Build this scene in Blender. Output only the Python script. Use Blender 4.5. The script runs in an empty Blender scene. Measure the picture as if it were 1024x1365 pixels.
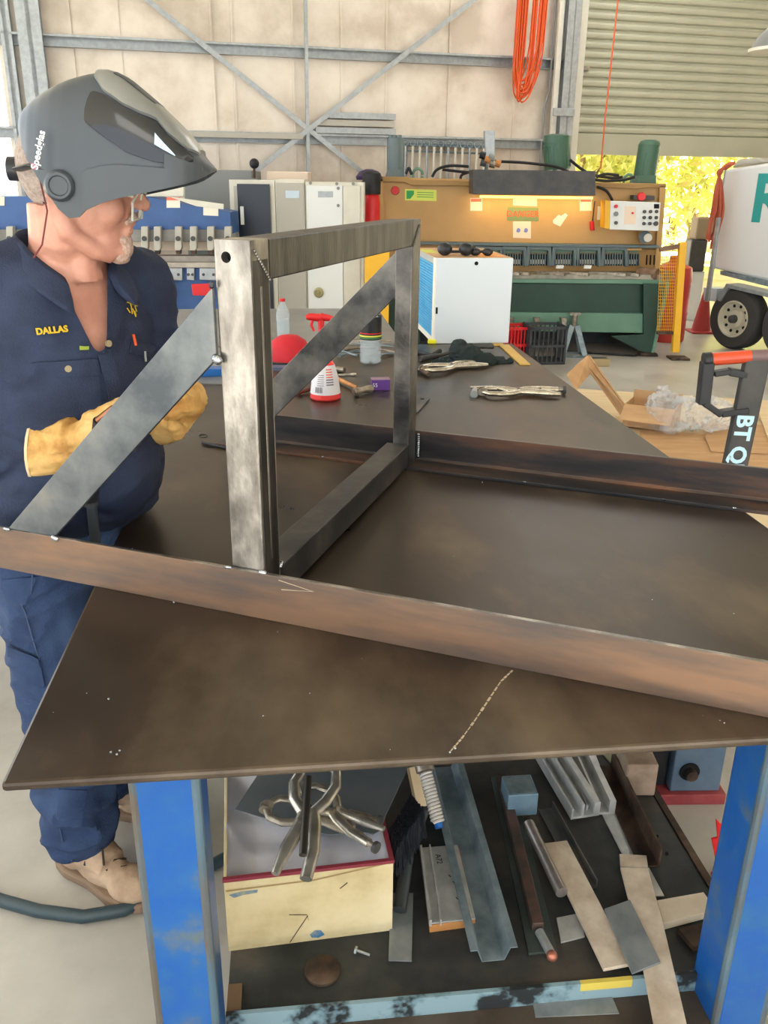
import bpy, bmesh, math, random
from mathutils import Vector, Matrix, Euler, noise
R = math.radians
sc = bpy.context.scene
COL = sc.collection

# ------------------------------------------------------------------ camera
F = 1145.0; PX, PY = 512.0, 682.5; HC = 1.62
PITCH = R(21.098); ROLL = R(0.618)
cd = bpy.data.cameras.new('camera'); cam = bpy.data.objects.new('camera', cd); COL.objects.link(cam)
cam.location = (0, 0, HC)
cam.rotation_mode = 'QUATERNION'
cam.rotation_quaternion = (Matrix.Rotation(math.pi/2 - PITCH, 3, 'X') @ Matrix.Rotation(ROLL, 3, 'Z')).to_quaternion()
cd.sensor_fit = 'VERTICAL'; cd.sensor_height = 36.0; cd.lens = F/1365*36.0
cd.clip_start = .05; cd.clip_end = 200
sc.camera = cam
# ------------------------------------------------------------------ world, sun, exposure
sc.view_settings.view_transform = 'Standard'; sc.view_settings.look = 'None'
sc.view_settings.gamma = 1; sc.view_settings.use_curve_mapping = False
sc.view_settings.exposure = 0.02
w = bpy.data.worlds.new('world'); sc.world = w; w.use_nodes = True
bg = w.node_tree.nodes['Background']; bg.inputs[0].default_value = (.86, .93, 1, 1); bg.inputs[1].default_value = 2.8
sl = bpy.data.lights.new('sun', 'SUN'); so = bpy.data.objects.new('sun', sl); COL.objects.link(so)
sl.energy = 80; sl.angle = R(1); sl.color = (1, .95, .84); so.rotation_euler = (R(38), 0, R(25))
def fill_light(x, y, z, sx, sy, e, col=(1, .98, .95)):
    l = bpy.data.lights.new('fill_light', 'AREA'); l.shape = 'RECTANGLE'; l.size = sx; l.size_y = sy; l.energy = e; l.color = col
    o = bpy.data.objects.new('fill_light', l); COL.objects.link(o); o.location = (x, y, z)
for sx_, sy_, e_, w_, l_ in ((-4.8, 2.5, 70, .9, 11), (2.5, 9.2, 95, 2.6, 3.6), (7.0, 2.5, 80, .9, 11), (.5, -3.6, 60, 2.4, 2.4)):  # area lamps added under the closed ceiling for fill and table sheen
    fill_light(sx_, sy_, 4.85, w_, l_, e_)
try:
    sc.cycles.use_denoising = True; sc.cycles.max_bounces = 8; sc.cycles.sample_clamp_indirect = 6
except Exception: pass

# ------------------------------------------------------------------ pixel rays -> points of the place
def ray(x, y):
    u, v = x-PX, -(y-PY); c, s = math.cos(ROLL), math.sin(ROLL)
    u, v = u*c - v*s, v*c + u*s
    return Vector((u, F*math.cos(PITCH)+v*math.sin(PITCH), v*math.cos(PITCH)-F*math.sin(PITCH)))
def onz(x, y, z):
    r = ray(x, y); return Vector((0, 0, HC)) + r*((z-HC)/r.z)
def ony(x, y, Y):
    r = ray(x, y); return Vector((0, 0, HC)) + r*(Y/r.y)
V = Vector

# ------------------------------------------------------------------ materials
def lin(c):
    return tuple(((v/255)/12.92 if v/255 <= .04045 else ((v/255+.055)/1.055)**2.4) for v in c)
MATS = {}
def mat(name, *cols, rough=.5, metal=0, scale=8, bump=0, detail=5, stretch=(1, 1, 1), lo=.36, hi=.64, emit=0, rvar=0, trans=0, alpha=1, bscale=None, ior=1.45, coat=0, spec=.5):
    if name in MATS: return MATS[name]
    m = bpy.data.materials.new(name); m.use_nodes = True; MATS[name] = m
    nt = m.node_tree; b = nt.nodes['Principled BSDF']; N = nt.nodes.new; L = nt.links.new
    c0 = lin(cols[0]); b.inputs['Base Color'].default_value = (*c0, 1)
    b.inputs['Roughness'].default_value = rough; b.inputs['Metallic'].default_value = metal
    b.inputs['Specular IOR Level'].default_value = spec
    b.inputs['IOR'].default_value = ior
    if trans: b.inputs['Transmission Weight'].default_value = trans
    if coat: b.inputs['Coat Weight'].default_value = coat
    if alpha < 1: b.inputs['Alpha'].default_value = alpha
    if emit: b.inputs['Emission Color'].default_value = (*c0, 1); b.inputs['Emission Strength'].default_value = emit
    tc = N('ShaderNodeTexCoord'); mp = N('ShaderNodeMapping'); mp.inputs['Scale'].default_value = stretch
    L(tc.outputs['Object'], mp.inputs[0])
    n = N('ShaderNodeTexNoise'); n.inputs['Scale'].default_value = scale; n.inputs['Detail'].default_value = detail; n.inputs['Roughness'].default_value = .6
    L(mp.outputs[0], n.inputs['Vector'])
    if len(cols) > 1:
        r = N('ShaderNodeValToRGB'); els = r.color_ramp.elements
        k = len(cols)
        while len(els) < k: els.new(.5)
        for i, c in enumerate(cols):
            els[i].position = lo + (hi-lo)*i/(k-1); els[i].color = (*lin(c), 1)
        L(n.outputs['Fac'], r.inputs[0]); L(r.outputs[0], b.inputs['Base Color'])
    if rvar:
        mr = N('ShaderNodeMapRange'); mr.inputs['From Min'].default_value = .3; mr.inputs['From Max'].default_value = .7
        mr.inputs['To Min'].default_value = max(.05, rough-rvar); mr.inputs['To Max'].default_value = min(1, rough+rvar)
        L(n.outputs['Fac'], mr.inputs[0]); L(mr.outputs[0], b.inputs['Roughness'])
    if bump:
        n2 = N('ShaderNodeTexNoise'); n2.inputs['Scale'].default_value = bscale or scale*4; n2.inputs['Detail'].default_value = 4
        L(mp.outputs[0], n2.inputs['Vector'])
        bp = N('ShaderNodeBump'); bp.inputs['Strength'].default_value = bump; bp.inputs['Distance'].default_value = .01
        L(n2.outputs['Fac'], bp.inputs['Height']); L(bp.outputs[0], b.inputs['Normal'])
    return m
def glass(name, col=(235, 245, 250), rough=.05, alpha=.35):
    return mat(name, col, rough=rough, trans=.9, alpha=alpha, ior=1.3)

table_steel = mat('table steel', (46, 39, 34), (65, 55, 46), (108, 95, 80), rough=.36, metal=.5, scale=3.0, bump=.04, rvar=.1, stretch=(1, .55, 1), detail=9, lo=.3, hi=.7)
mill = mat('mill scale steel', (44, 48, 54), (76, 76, 78), (110, 104, 98), rough=.42, metal=.75, scale=7, bump=.05, rvar=.12, detail=8)
millrust = mat('rusty mill steel', (80, 80, 82), (110, 92, 80), (136, 106, 84), rough=.5, metal=.45, scale=5, bump=.04, rvar=.1, stretch=(.5, 3, 3), detail=8, lo=.3, hi=.62)
ground = mat('ground steel', (104, 100, 95), (142, 138, 132), (184, 179, 171), rough=.36, metal=.85, scale=9, bump=.08, rvar=.08, stretch=(2, 2, .8), bscale=60, detail=9)
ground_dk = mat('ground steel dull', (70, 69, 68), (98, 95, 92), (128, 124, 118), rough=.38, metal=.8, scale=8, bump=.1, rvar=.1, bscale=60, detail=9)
beadm = mat('weld bead', (60, 62, 66), (190, 195, 200), rough=.25, metal=.9, scale=60)
chrome = mat('worn nickel', (168, 162, 148), (214, 208, 194), rough=.27, metal=.8, scale=30)
chrome_dk = mat('dull nickel', (116, 108, 96), (170, 160, 144), rough=.35, metal=.6, scale=30)
galv = mat('galvanised steel', (152, 156, 156), (168, 172, 172), rough=.42, metal=.5, scale=22, detail=3)
galv_dk = mat('weathered galvanised', (100, 116, 124), (142, 156, 162), rough=.42, metal=.35, scale=14)
alu = mat('aluminium', (176, 178, 176), (210, 210, 206), rough=.38, metal=.4, scale=16, bump=.03)
alu_tan = mat('tan flat bar', (186, 168, 148), (220, 206, 186), rough=.45, metal=.15, scale=14, bump=.03)
flatgrey = mat('grey flat bar', (112, 118, 122), (142, 146, 146), rough=.45, metal=.25, scale=12, bump=.03)
rustdark = mat('dark rusty steel', (34, 30, 28), (74, 56, 44), (96, 80, 66), rough=.65, metal=.3, scale=10, bump=.15)
shelf_m = mat('shelf steel', (38, 42, 44), (60, 62, 62), (88, 82, 74), rough=.55, metal=.3, scale=4, bump=.08, detail=9)
bluep = mat('blue paint', (20, 80, 150), (28, 92, 164), (34, 98, 166), rough=.35, scale=9, bump=.05, lo=.3, hi=.7)
bluew = mat('worn blue paint', (92, 104, 104), (34, 92, 156), (22, 84, 160), (40, 96, 150), rough=.38, scale=7, bump=.06, lo=.33, hi=.66, detail=10)
blueedge = mat('scuffed corner paint', (92, 84, 74), (74, 100, 116), (96, 112, 120), rough=.5, scale=10, bump=.05, stretch=(1, 1, .3))
concrete = mat('concrete', (150, 146, 138), (172, 168, 160), (186, 182, 174), rough=.38, scale=1.6, bump=.03, detail=10, rvar=.1)
navy = mat('navy cotton drill', (32, 41, 64), (42, 53, 79), rough=.85, scale=9, bump=.25, bscale=260)
navy2 = mat('navy work trousers', (26, 42, 74), (38, 58, 92), (54, 74, 106), rough=.85, scale=7, bump=.25, bscale=240, lo=.3, hi=.75)
seam = mat('seam thread', (60, 74, 104), rough=.9)
skin = mat('skin', (176, 122, 104), (198, 146, 126), rough=.5, scale=14, bump=.06)
stubble = mat('grey stubble', (168, 134, 118), (196, 172, 158), rough=.8, scale=160, bump=.3)
glovem = mat('tan leather', (164, 118, 58), (200, 158, 92), (214, 178, 116), rough=.7, scale=12, bump=.3, bscale=60)
bootm = mat('boot suede', (154, 128, 104), (186, 160, 134), rough=.85, scale=14, bump=.2)
bootsole = mat('boot sole', (130, 108, 88), rough=.8)
lacem = mat('lace', (56, 46, 38), rough=.9)
helm = mat('helmet shell', (58, 64, 70), (64, 70, 76), rough=.42, scale=3)
helm_dk = mat('helmet window black', (22, 26, 32), rough=.16, coat=.4)
silver = mat('helmet silver', (138, 142, 142), (150, 152, 150), rough=.3, metal=.5)
black = mat('black rubber', (24, 24, 26), rough=.55)
blackpl = mat('black plastic', (34, 36, 40), rough=.4)
white = mat('white paint', (222, 224, 220), rough=.4)
cream = mat('cream paint', (206, 202, 186), (212, 208, 194), rough=.45)
creamdk = mat('grey cream paint', (176, 172, 160), rough=.5)
red = mat('red', (206, 32, 34), rough=.4)
redp = mat('red cloth', (190, 30, 44), rough=.7, scale=20)
orange = mat('orange cord', (214, 84, 30), rough=.5)
yellow = mat('yellow', (232, 176, 40), rough=.45)
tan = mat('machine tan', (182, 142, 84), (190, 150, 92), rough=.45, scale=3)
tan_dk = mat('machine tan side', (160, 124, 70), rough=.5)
mgreen = mat('machine dark green', (30, 58, 46), (36, 68, 54), rough=.45, scale=4)
mgreen2 = mat('machine light green', (92, 130, 110), (102, 138, 118), rough=.45, scale=4)
mgreen3 = mat('motor green', (64, 98, 78), rough=.45)
mgrey = mat('machine grey', (98, 112, 114), rough=.5)
darkgrey = mat('dark grey paint', (58, 58, 58), (76, 74, 72), rough=.5, scale=9)
midgrey = mat('mid grey paint', (128, 130, 128), rough=.5)
blk_hole = mat('recess black', (12, 12, 13), rough=.9)
pblue = mat('press blue', (50, 84, 136), (54, 90, 144), rough=.45)
card = mat('cardboard', (190, 150, 108), (204, 166, 124), rough=.85, scale=3, stretch=(1, 6, 1))
cardy = mat('yellowed carton', (178, 160, 118), (200, 184, 142), (212, 198, 160), rough=.85, scale=5)
ply = mat('plywood', (214, 190, 150), (228, 206, 168), rough=.7, scale=2, stretch=(1, 8, 1))
wood = mat('timber', (178, 118, 62), (200, 142, 84), rough=.7, scale=6, stretch=(1, 6, 1))
paper = mat('paper', (226, 220, 204), rough=.8)
plastic_clear = mat('clear plastic film', (225, 230, 235), rough=.08, alpha=.3)
bottle_clear = mat('clear bottle', (215, 228, 235), rough=.06, alpha=.24)
water = mat('water', (205, 222, 228), rough=.03, alpha=.2)
walls = mat('silver wall lining', (190, 176, 158), (214, 202, 186), (226, 216, 202), rough=.42, metal=.15, scale=1.4, bump=.25, bscale=3, detail=8)
rollm = mat('roller door slat', (168, 166, 144), (176, 174, 152), rough=.45, scale=2)
leafm = mat('leaf', (196, 206, 110), (226, 226, 140), (240, 230, 170), rough=.7, scale=1.5, trans=.0)
bark = mat('bark', (150, 130, 110), rough=.9)
dirt = mat('dry ground', (196, 176, 140), (206, 190, 158), (180, 180, 120), rough=.95, scale=.8)

# ------------------------------------------------------------------ mesh tools
RM = {}
class MB:
    def __init__(s): s.v = []; s.f = []
    def add(s, vs, fs):
        o = len(s.v); s.v += [tuple(v) for v in vs]; s.f += [tuple(i+o for i in f) for f in fs]; return s
    def box(s, x0, x1, y0, y1, z0, z1, m=None):
        vs = [V((x, y, z)) for z in (z0, z1) for y in (y0, y1) for x in (x0, x1)]
        if m: vs = [m @ v for v in vs]
        return s.add(vs, [(0, 2, 3, 1), (4, 5, 7, 6), (0, 1, 5, 4), (2, 6, 7, 3), (0, 4, 6, 2), (1, 3, 7, 5)])
    def prism(s, poly, z0, z1, m=None):          # polygon in xy, extruded along z
        n = len(poly); vs = [V((x, y, z0)) for x, y in poly]+[V((x, y, z1)) for x, y in poly]
        if m: vs = [m @ v for v in vs]
        return s.add(vs, [tuple(range(n-1, -1, -1)), tuple(range(n, 2*n))]+[(i, (i+1) % n, (i+1) % n+n, i+n) for i in range(n)])
    def xz(s, poly, y0, y1):                      # polygon in xz, extruded along y
        return s.prism(poly, -y1, -y0, Matrix.Rotation(math.pi/2, 4, 'X'))
    def extr(s, prof, p0, p1, up=(0, 0, 1)):      # profile (side, up) swept from p0 to p1
        p0, p1 = V(p0), V(p1); d = (p1-p0).normalized(); side = d.cross(V(up)).normalized(); u = side.cross(d)
        n = len(prof); vs = [p0+side*a+u*b for a, b in prof]+[p1+side*a+u*b for a, b in prof]
        return s.add(vs, [tuple(range(n)), tuple(range(2*n-1, n-1, -1))]+[(i+n, (i+1) % n+n, (i+1) % n, i) for i in range(n)])
    def bar(s, p0, p1, w_, h_, up=(0, 0, 1)):
        return s.extr([(-w_/2, -h_/2), (w_/2, -h_/2), (w_/2, h_/2), (-w_/2, h_/2)], p0, p1, up)
    def tube(s, pts, r, n=10, caps=True, flat=1.0):
        pts = [V(p) for p in pts]; k = len(pts); rs = r if isinstance(r, (list, tuple)) else [r]*k
        o = len(s.v); up = None
        for i, p in enumerate(pts):
            d = (pts[min(i+1, k-1)]-pts[max(i-1, 0)]).normalized()
            if up is None: up = V((0, 0, 1)) if abs(d.z) < .9 else V((1, 0, 0))
            a = d.cross(up)
            if a.length < 1e-4: a = d.cross(V((0, 1, .1)))
            a.normalize(); b = a.cross(d); up = b
            for j in range(n):
                t = 2*math.pi*j/n; s.v.append(tuple(p+(a*math.cos(t)+b*math.sin(t)*flat)*rs[i]))
        for i in range(k-1):
            for j in range(n):
                s.f.append((o+i*n+j, o+i*n+(j+1) % n, o+(i+1)*n+(j+1) % n, o+(i+1)*n+j))
        if caps: s.f.append(tuple(o+j for j in range(n-1, -1, -1))); s.f.append(tuple(o+(k-1)*n+j for j in range(n)))
        return s
    def lathe(s, prof, n=20, m=None, caps=True):
        o = len(s.v); k = len(prof)
        for r_, z in prof:
            for j in range(n):
                t = 2*math.pi*j/n; p = V((r_*math.cos(t), r_*math.sin(t), z)); s.v.append(tuple(m @ p if m else p))
        for i in range(k-1):
            for j in range(n): s.f.append((o+i*n+j, o+i*n+(j+1) % n, o+(i+1)*n+(j+1) % n, o+(i+1)*n+j))
        if caps: s.f.append(tuple(o+j for j in range(n-1, -1, -1))); s.f.append(tuple(o+(k-1)*n+j for j in range(n)))
        return s
    def ell(s, c, r, m=None, n=14):
        if not isinstance(r, (list, tuple)): r = (r, r, r)
        M_ = Matrix.Translation(V(c)) @ (m.to_4x4() if m else Matrix.Identity(4)) @ Matrix.Diagonal((*r, 1))
        prof = [(math.sin(math.pi*i/n)+1e-5, -math.cos(math.pi*i/n)) for i in range(n+1)]
        return s.lathe(prof, n+4, M_)
    def cyl(s, p0, p1, r, n=16, r1=None): return s.tube([p0, p1], [r, r if r1 is None else r1], n)
    def loft(s, rings):                            # rings: (center, rx, ry, yaw)
        o = len(s.v); n = 28; k = len(rings)
        for c, rx, ry, yaw in rings:
            for j in range(n):
                t = 2*math.pi*j/n; a, b = rx*math.cos(t), ry*math.sin(t)
                s.v.append((c[0]+a*math.cos(yaw)-b*math.sin(yaw), c[1]+a*math.sin(yaw)+b*math.cos(yaw), c[2]))
        for i in range(k-1):
            for j in range(n): s.f.append((o+i*n+j, o+i*n+(j+1) % n, o+(i+1)*n+(j+1) % n, o+(i+1)*n+j))
        s.f.append(tuple(o+j for j in range(n-1, -1, -1))); s.f.append(tuple(o+(k-1)*n+j for j in range(n)))
        return s
    def build(s, name, m, parent=None, bevel=0, smooth=False, world=False, mods=()):
        me = bpy.data.meshes.new(name); me.from_pydata(s.v, [], s.f); me.materials.append(m)
        bm = bmesh.new(); bm.from_mesh(me); bmesh.ops.recalc_face_normals(bm, faces=bm.faces); bm.to_mesh(me); bm.free()
        return link(name, me, parent, bevel, smooth, world)
def link(name, me, parent=None, bevel=0, smooth=False, world=False):
    if smooth:
        me.polygons.foreach_set('use_smooth', [True]*len(me.polygons))
    o = bpy.data.objects.new(name, me); COL.objects.link(o)
    if parent is not None:
        o.parent = parent
        if world: me.transform(RM[parent.name].inverted())
        RM[o.name] = RM[parent.name]
    else:
        xs = [v.co for v in me.vertices]
        if xs:
            c = V(((min(v.x for v in xs)+max(v.x for v in xs))/2, (min(v.y for v in xs)+max(v.y for v in xs))/2, min(v.z for v in xs)))
            me.transform(Matrix.Translation(-c)); o.location = c
            RM[o.name] = Matrix.Translation(c)
    if bevel:
        b = o.modifiers.new('bevel', 'BEVEL'); b.width = bevel; b.segments = 2; b.limit_method = 'ANGLE'; b.harden_normals = False
    if smooth and bevel == 0:
        try: me.set_sharp_from_angle(angle=R(40))
        except Exception: pass
    return o
def thing(name, label, cat, loc=(0, 0, 0), rz=0, group=None):
    o = bpy.data.objects.new(name, None); COL.objects.link(o); o.location = loc; o.rotation_euler = (0, 0, rz)
    o.empty_display_size = .1
    RM[o.name] = Matrix.Translation(V(loc)) @ Matrix.Rotation(rz, 4, 'Z')
    o['label'] = label; o['category'] = cat
    if group: o['group'] = group
    return o
def tag(o, label, cat, group=None, kind=None):
    o['label'] = label; o['category'] = cat
    if group: o['group'] = group
    if kind: o['kind'] = kind
    return o
def struct(o): o['kind'] = 'structure'; return o
def text(name, s, size, m, M_, parent=None, extrude=.0008, world=True, spacing=1, bold=0):
    cu = bpy.data.curves.new(name, 'FONT'); cu.body = s; cu.size = size; cu.extrude = extrude; cu.align_x = 'CENTER'; cu.align_y = 'CENTER'; cu.space_character = spacing
    cu.offset = bold; cu.resolution_u = 3
    t = bpy.data.objects.new(name, cu); me = bpy.data.meshes.new_from_object(t); bpy.data.objects.remove(t)
    me.transform(M_); me.materials.clear(); me.materials.append(m)
    return link(name, me, parent, 0, False, world)
def frame_m(o, x, z):                              # matrix with local x along x, local z (normal) along z
    x = V(x).normalized(); z = V(z).normalized(); y = z.cross(x).normalized(); x = y.cross(z)
    m = Matrix((x, y, z)).transposed().to_4x4(); m.translation = V(o); return m
def remesh(mb, voxel, smooth_it=4, fold=0, fscale=9, seed=0, fac=.5, fn=None):
    me = bpy.data.meshes.new('tmp'); me.from_pydata(mb.v, [], mb.f)
    bm = bmesh.new(); bm.from_mesh(me); bmesh.ops.recalc_face_normals(bm, faces=bm.faces); bm.to_mesh(me); bm.free()
    t = bpy.data.objects.new('tmp', me); COL.objects.link(t)
    r = t.modifiers.new('r', 'REMESH'); r.mode = 'VOXEL'; r.voxel_size = voxel
    s_ = t.modifiers.new('s', 'SMOOTH'); s_.iterations = smooth_it; s_.factor = fac
    dg = bpy.context.evaluated_depsgraph_get(); dg.update()
    out = bpy.data.meshes.new_from_object(t.evaluated_get(dg)); bpy.data.objects.remove(t)
    if fold:
        nr = [v.normal.copy() for v in out.vertices]
        for v, n_ in zip(out.vertices, nr):
            p = v.co; k = fold(p) if callable(fold) else fold
            q = V((p.x*fscale, p.y*fscale, p.z*fscale*1.7+seed))
            a = noise.noise(q + noise.noise_vector(q*.6)*1.3); b_ = noise.noise(q*2.3)
            v.co = p + n_*k*((1-abs(a)*2.2)*.8 + b_*.35)
    if fn: fn(out)
    return out
def organic(name, me, m, parent=None, world=True):
    me.materials.clear(); me.materials.append(m)
    return link(name, me, parent, 0, True, world)
def dup(root, loc, rz=None, label=None):
    r = root.copy(); COL.objects.link(r); r.location = loc
    if rz is not None: r.rotation_euler = (0, 0, rz)
    if label: r['label'] = label
    for ch in list(root.children):
        c = ch.copy(); COL.objects.link(c); c.parent = r
        for g in ch.children:
            d = g.copy(); COL.objects.link(d); d.parent = c
    return r

# ================================================================== THE SETTING
fl = MB().box(-9, 10, -7, 13.5, -.1, 0).build('floor', concrete); struct(fl)
gr = MB().box(-40, 60, 13.5, 60, -.12, -.02).build('floor', dirt); gr.name = 'floor_outside'; struct(gr)
gr2 = MB().box(-40, -9, -10, 13.5, -.12, -.02).build('floor', concrete); gr2.name = 'floor_yard'; struct(gr2)
ce = MB().box(-6.2, 10, -6, 15.5, 5.0, 5.1).build('ceiling', creamdk); struct(ce)
wr_ = MB().box(9.0, 9.1, -6, 12.5, 0, 5.0).build('wall_right', walls); struct(wr_)
# back wall: origin at its left end, x along the wall
WA = R(15.0); WO = V((-4.47, 9.25, 0))
wall = bpy.data.objects.new('wall_back', None); COL.objects.link(wall); wall.location = WO; wall.rotation_euler = (0, 0, WA); wall['kind'] = 'structure'
RM['wall_back'] = Matrix.Translation(WO) @ Matrix.Rotation(WA, 4, 'Z')
WI = RM['wall_back'].inverted()
def onw(x, y, off=0):                              # pixel -> wall coordinates (along, height) at a depth off in front of it
    n = V((-math.sin(WA), math.cos(WA), 0)); r = ray(x, y); c = V((0, 0, HC))
    t = ((WO - n*off) - c).dot(n)/r.dot(n); p = WI @ (c+r*t); return p.x, p.z
xd = onw(772, 100)[0]                              # door opening starts
xs = [onw(-3, 60)[0]]
for px_ in (96, 160, 282, 310, 390, 455, 515, 600, 690): xs.append(onw(px_, 60)[0])
xs.append(xd-.06)
for i in range(len(xs)-1):
    MB().box(xs[i]+.004, xs[i+1]-.004, 0+(i % 2)*.012, .03+(i % 2)*.012, 0, 5.0).build('panel', walls, wall)
    MB().box(xs[i+1]-.012, xs[i+1]+.012, -.012, 0.01, 0, 5.0).build('seam', walls, wall)
def girt(z, x0, x1):
    # galvanised C girt, open downward, with top lip
    MB().extr([(0, 0), (.11, 0), (.11, -.02), (.105, -.02), (.105, -.004), (.004, -.004), (.004, -.1), (.07, -.1), (.07, -.104), (0, -.104)], (x0, -.01, z), (x1, -.01, z)).build('girt', galv, wall)
xc = onw(745, 100)[0]
girt(onw(400, 66)[1]+.02, -.2, xc); girt(onw(400, 181)[1]+.02, -.2, xc)
# left corner column and mullion
for a, w_, dp in ((onw(44, 60)[0], .22, .2), (onw(12, 60)[0], .1, .12)):
    c_ = MB().box(a-w_/2, a+w_/2, -dp, -dp+.02, 0, 5).box(a-.02, a+.02, -dp, 0, 0, 5).box(a-w_/2, a+w_/2, -.02, 0, 0, 5); c_.build('column', galv, wall)
# column beside the roller door (leading with its flange)
a = onw(742, 100)[0]
MB().box(a-.03, a+.13, -.26, -.24, 0, 5).box(a+.04, a+.06, -.26, 0, 0, 5).box(a-.03, a+.13, -.02, 0, 0, 5).build('column', galv, wall, bevel=.004)
MB().box(a-.11, a-.05, -.2, -.15, 0, 5).build('conduit_channel', cream, wall, bevel=.004)
MB().tube([(a-.17, -.1, 0), (a-.17, -.1, 2.4), (a-.12, -.1, 2.6), (a-.12, -.1, 5)], .012, 8).build('conduit', midgrey, wall)
MB().box(a-.14, a+.12, -.3, -.27, 2.32, 2.4).build('bracket', galv, wall, bevel=.004)
# tension braces
def brace(p, q, o=-.14):
    (x0, z0), (x1, z1) = onw(*p), onw(*q)
    MB().bar((x0, o, z0), (x1, o, z1), .05, .008, (0, 1, 0)).build('brace', galv, wall)
brace((182, -8), (492, 240)); brace((645, -12), (330, 235), -.16)
x0, z0 = onw(404, 60); MB().bar((x0, -.13, z0-2.2), (x0+.02, -.13, 5), .035, .035).build('tie_rod', galv, wall)
# stacked channels on the lower girt
xa, za = onw(418, 178); xb, zb = onw(523, 178)
for k, (dx0, dx1, dz, mt) in enumerate(((.0, 0, .0, galv), (.03, -.01, .075, creamdk), (.15, .0, .15, galv))):
    tag(MB().extr([(0, 0), (.12, 0), (.12, .06), (.11, .06), (.11, .008), (.01, .008), (.01, .06), (0, .06)], WI.inverted() @ V((xa+dx0, -.02, za+dz)), WI.inverted() @ V((xb+dx1, -.02, za+dz))).build('steel_channel', mt),
        ('lowest grey channel resting on the wall girt above white cabinets', 'cream middle channel stacked on the wall girt above white cabinets', 'top galvanised channel stacked on the wall girt above white cabinets')[k], 'channel', 'channels stored on the wall girt')
xa, za = onw(225, 193)
xb, zb = onw(400, 178)
tag(MB().bar(WI.inverted() @ V((xa, -.16, za+.1)), WI.inverted() @ V((xb, -.16, za+.1)), .06, .05).build('timber_batten', MATS['grey cream paint']), 'long grey brown batten lying on the lower wall girt behind the helmet', 'batten')
# roller door
door = bpy.data.objects.new('door_1', None); COL.objects.link(door); door.location = WO; door.rotation_euler = (0, 0, WA); door['kind'] = 'structure'; RM['door_1'] = RM['wall_back']
zb = onw(860, 199)[1]; x1 = xd+5.2
MB().box(xd, x1, -.02, .02, zb-.05, zb+.16).box(xd, x1, -.04, .04, zb-.07, zb-.05).build('bottom_rail', rollm, door)
z = zb+.16; pitch = .098; k = 0
prof = [(0, 0), (.026, .012), (.032, .03), (.032, .05), (.02, .068), (0, .078), (0, .098), (-.012, .098), (-.012, 0)]
sl_ = MB().extr([(a_, b_) for a_, b_ in prof], (xd, 0, 0), (x1, 0, 0)).build('slat', rollm, door)
while z < 4.9:
    s_ = sl_ if k == 0 else sl_.copy()
    if k: COL.objects.link(s_)
    s_.location = (0, 0, z); z += pitch; k += 1
MB().box(xd-.07, xd+.02, -.07, .05, 0, 5).build('guide', cream, door, bevel=.004)
MB().box(xd+.02, xd+.1, -.06, -.03, onw(783, 92)[1]-.02, onw(783, 92)[1]+.02).build('latch', chrome_dk, door)
# orange cord bundle and red pull cord
cx, ct = onw(712, -8, .35)
for k in range(16):
    random.seed(k); ox = (k % 8-3.5)*.02; bot = onw(704, 140-random.random()*34, .35)[1]
    pts = []
    for j in range(13):
        t = j/12; side = -1 if j < 6 else 1
        ang = math.pi*t; wk = .05+.035*(k % 4)
        pts.append((cx+ox*.35 - wk*math.cos(ang) - .07*math.sin(ang), -.3-.02*(k % 3)+.01*math.sin(k+j), ct+.2-(ct+.2-bot)*math.sin(ang)**.35))
    if k == 0: coil = thing('extension_cord', 'orange electrical cord hung in a long bundle on the wall column', 'cord', RM['wall_back'] @ V((cx, -.3, ct-.6)))
    MB().tube([RM['wall_back'] @ V(p) for p in pts], .009, 6).build('loop', orange, coil, smooth=True, world=True)
px0 = onw(826, -8, .6); px1 = onw(806, 165, .6); px2 = onw(801, 225, .6)
tag(MB().tube([RM['wall_back'] @ V((px0[0], -.6, px0[1]+.5)), RM['wall_back'] @ V((px1[0], -.6, px1[1])), RM['wall_back'] @ V((px2[0], -.6, px2[1]-.0))], .008, 6).build('air_line', orange), 'thin red line hanging down in front of the roller door', 'cord')
# pendant lamp at right edge
lp = ony(1040, 62, 6.0); lamp = thing('pendant_lamp', 'pendant lamp with pale rim cut off by the top right frame edge', 'lamp', lp)
MB().lathe([(.03, .16), (.06, .13), (.14, .05), (.17, -.01), (.175, -.012), (.165, -.02), (.16, -.008), (.13, .045), (.05, .12), (.02, .14)], 28).build('shade', midgrey, lamp, smooth=True)
MB().tube([(0, 0, .15), (0, 0, 5-lp.z)], .006, 6).build('cord', black, lamp)
MB().ell((0, 0, .03), .045).build('bulb', white, lamp, smooth=True)
MB().lathe([(.174, -.012), (.184, -.012), (.184, -.03), (.174, -.03)], 28).build('rim', cream, lamp, smooth=True)

# ---- outside: trees and shrubs
def leaf_crown(n, rx, ry, rz_, size, seed):
    rnd = random.Random(seed); mb = MB()
    blobs = [(V((rnd.uniform(-.7, .7)*rx, rnd.uniform(-.6, .6)*ry, rnd.uniform(-.7, .8)*rz_)), rnd.uniform(.3, .55)) for _ in range(9)]
    for i in range(n):
        c, r_ = blobs[i % 9]; d = V((rnd.gauss(0, 1), rnd.gauss(0, 1), rnd.gauss(0, 1))).normalized()
        p = c + V((d.x*rx*r_, d.y*ry*r_, d.z*rz_*r_))*rnd.uniform(.6, 1)
        a = V((rnd.gauss(0, 1), rnd.gauss(0, 1), rnd.gauss(0, 1))).normalized(); b = a.orthogonal().normalized(); s_ = size*rnd.uniform(.6, 1.4)
        mb.add([p-a*s_, p+b*s_*.35, p+a*s_, p-b*s_*.35], [(0, 1, 2, 3)])
    return mb
crowns = [leaf_crown(2600, 1.9, 1.3, 1.9, .13, 5+i).build('crown', leafm, None) for i in range(3)]
for c_ in crowns: c_.hide_render = False
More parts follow.
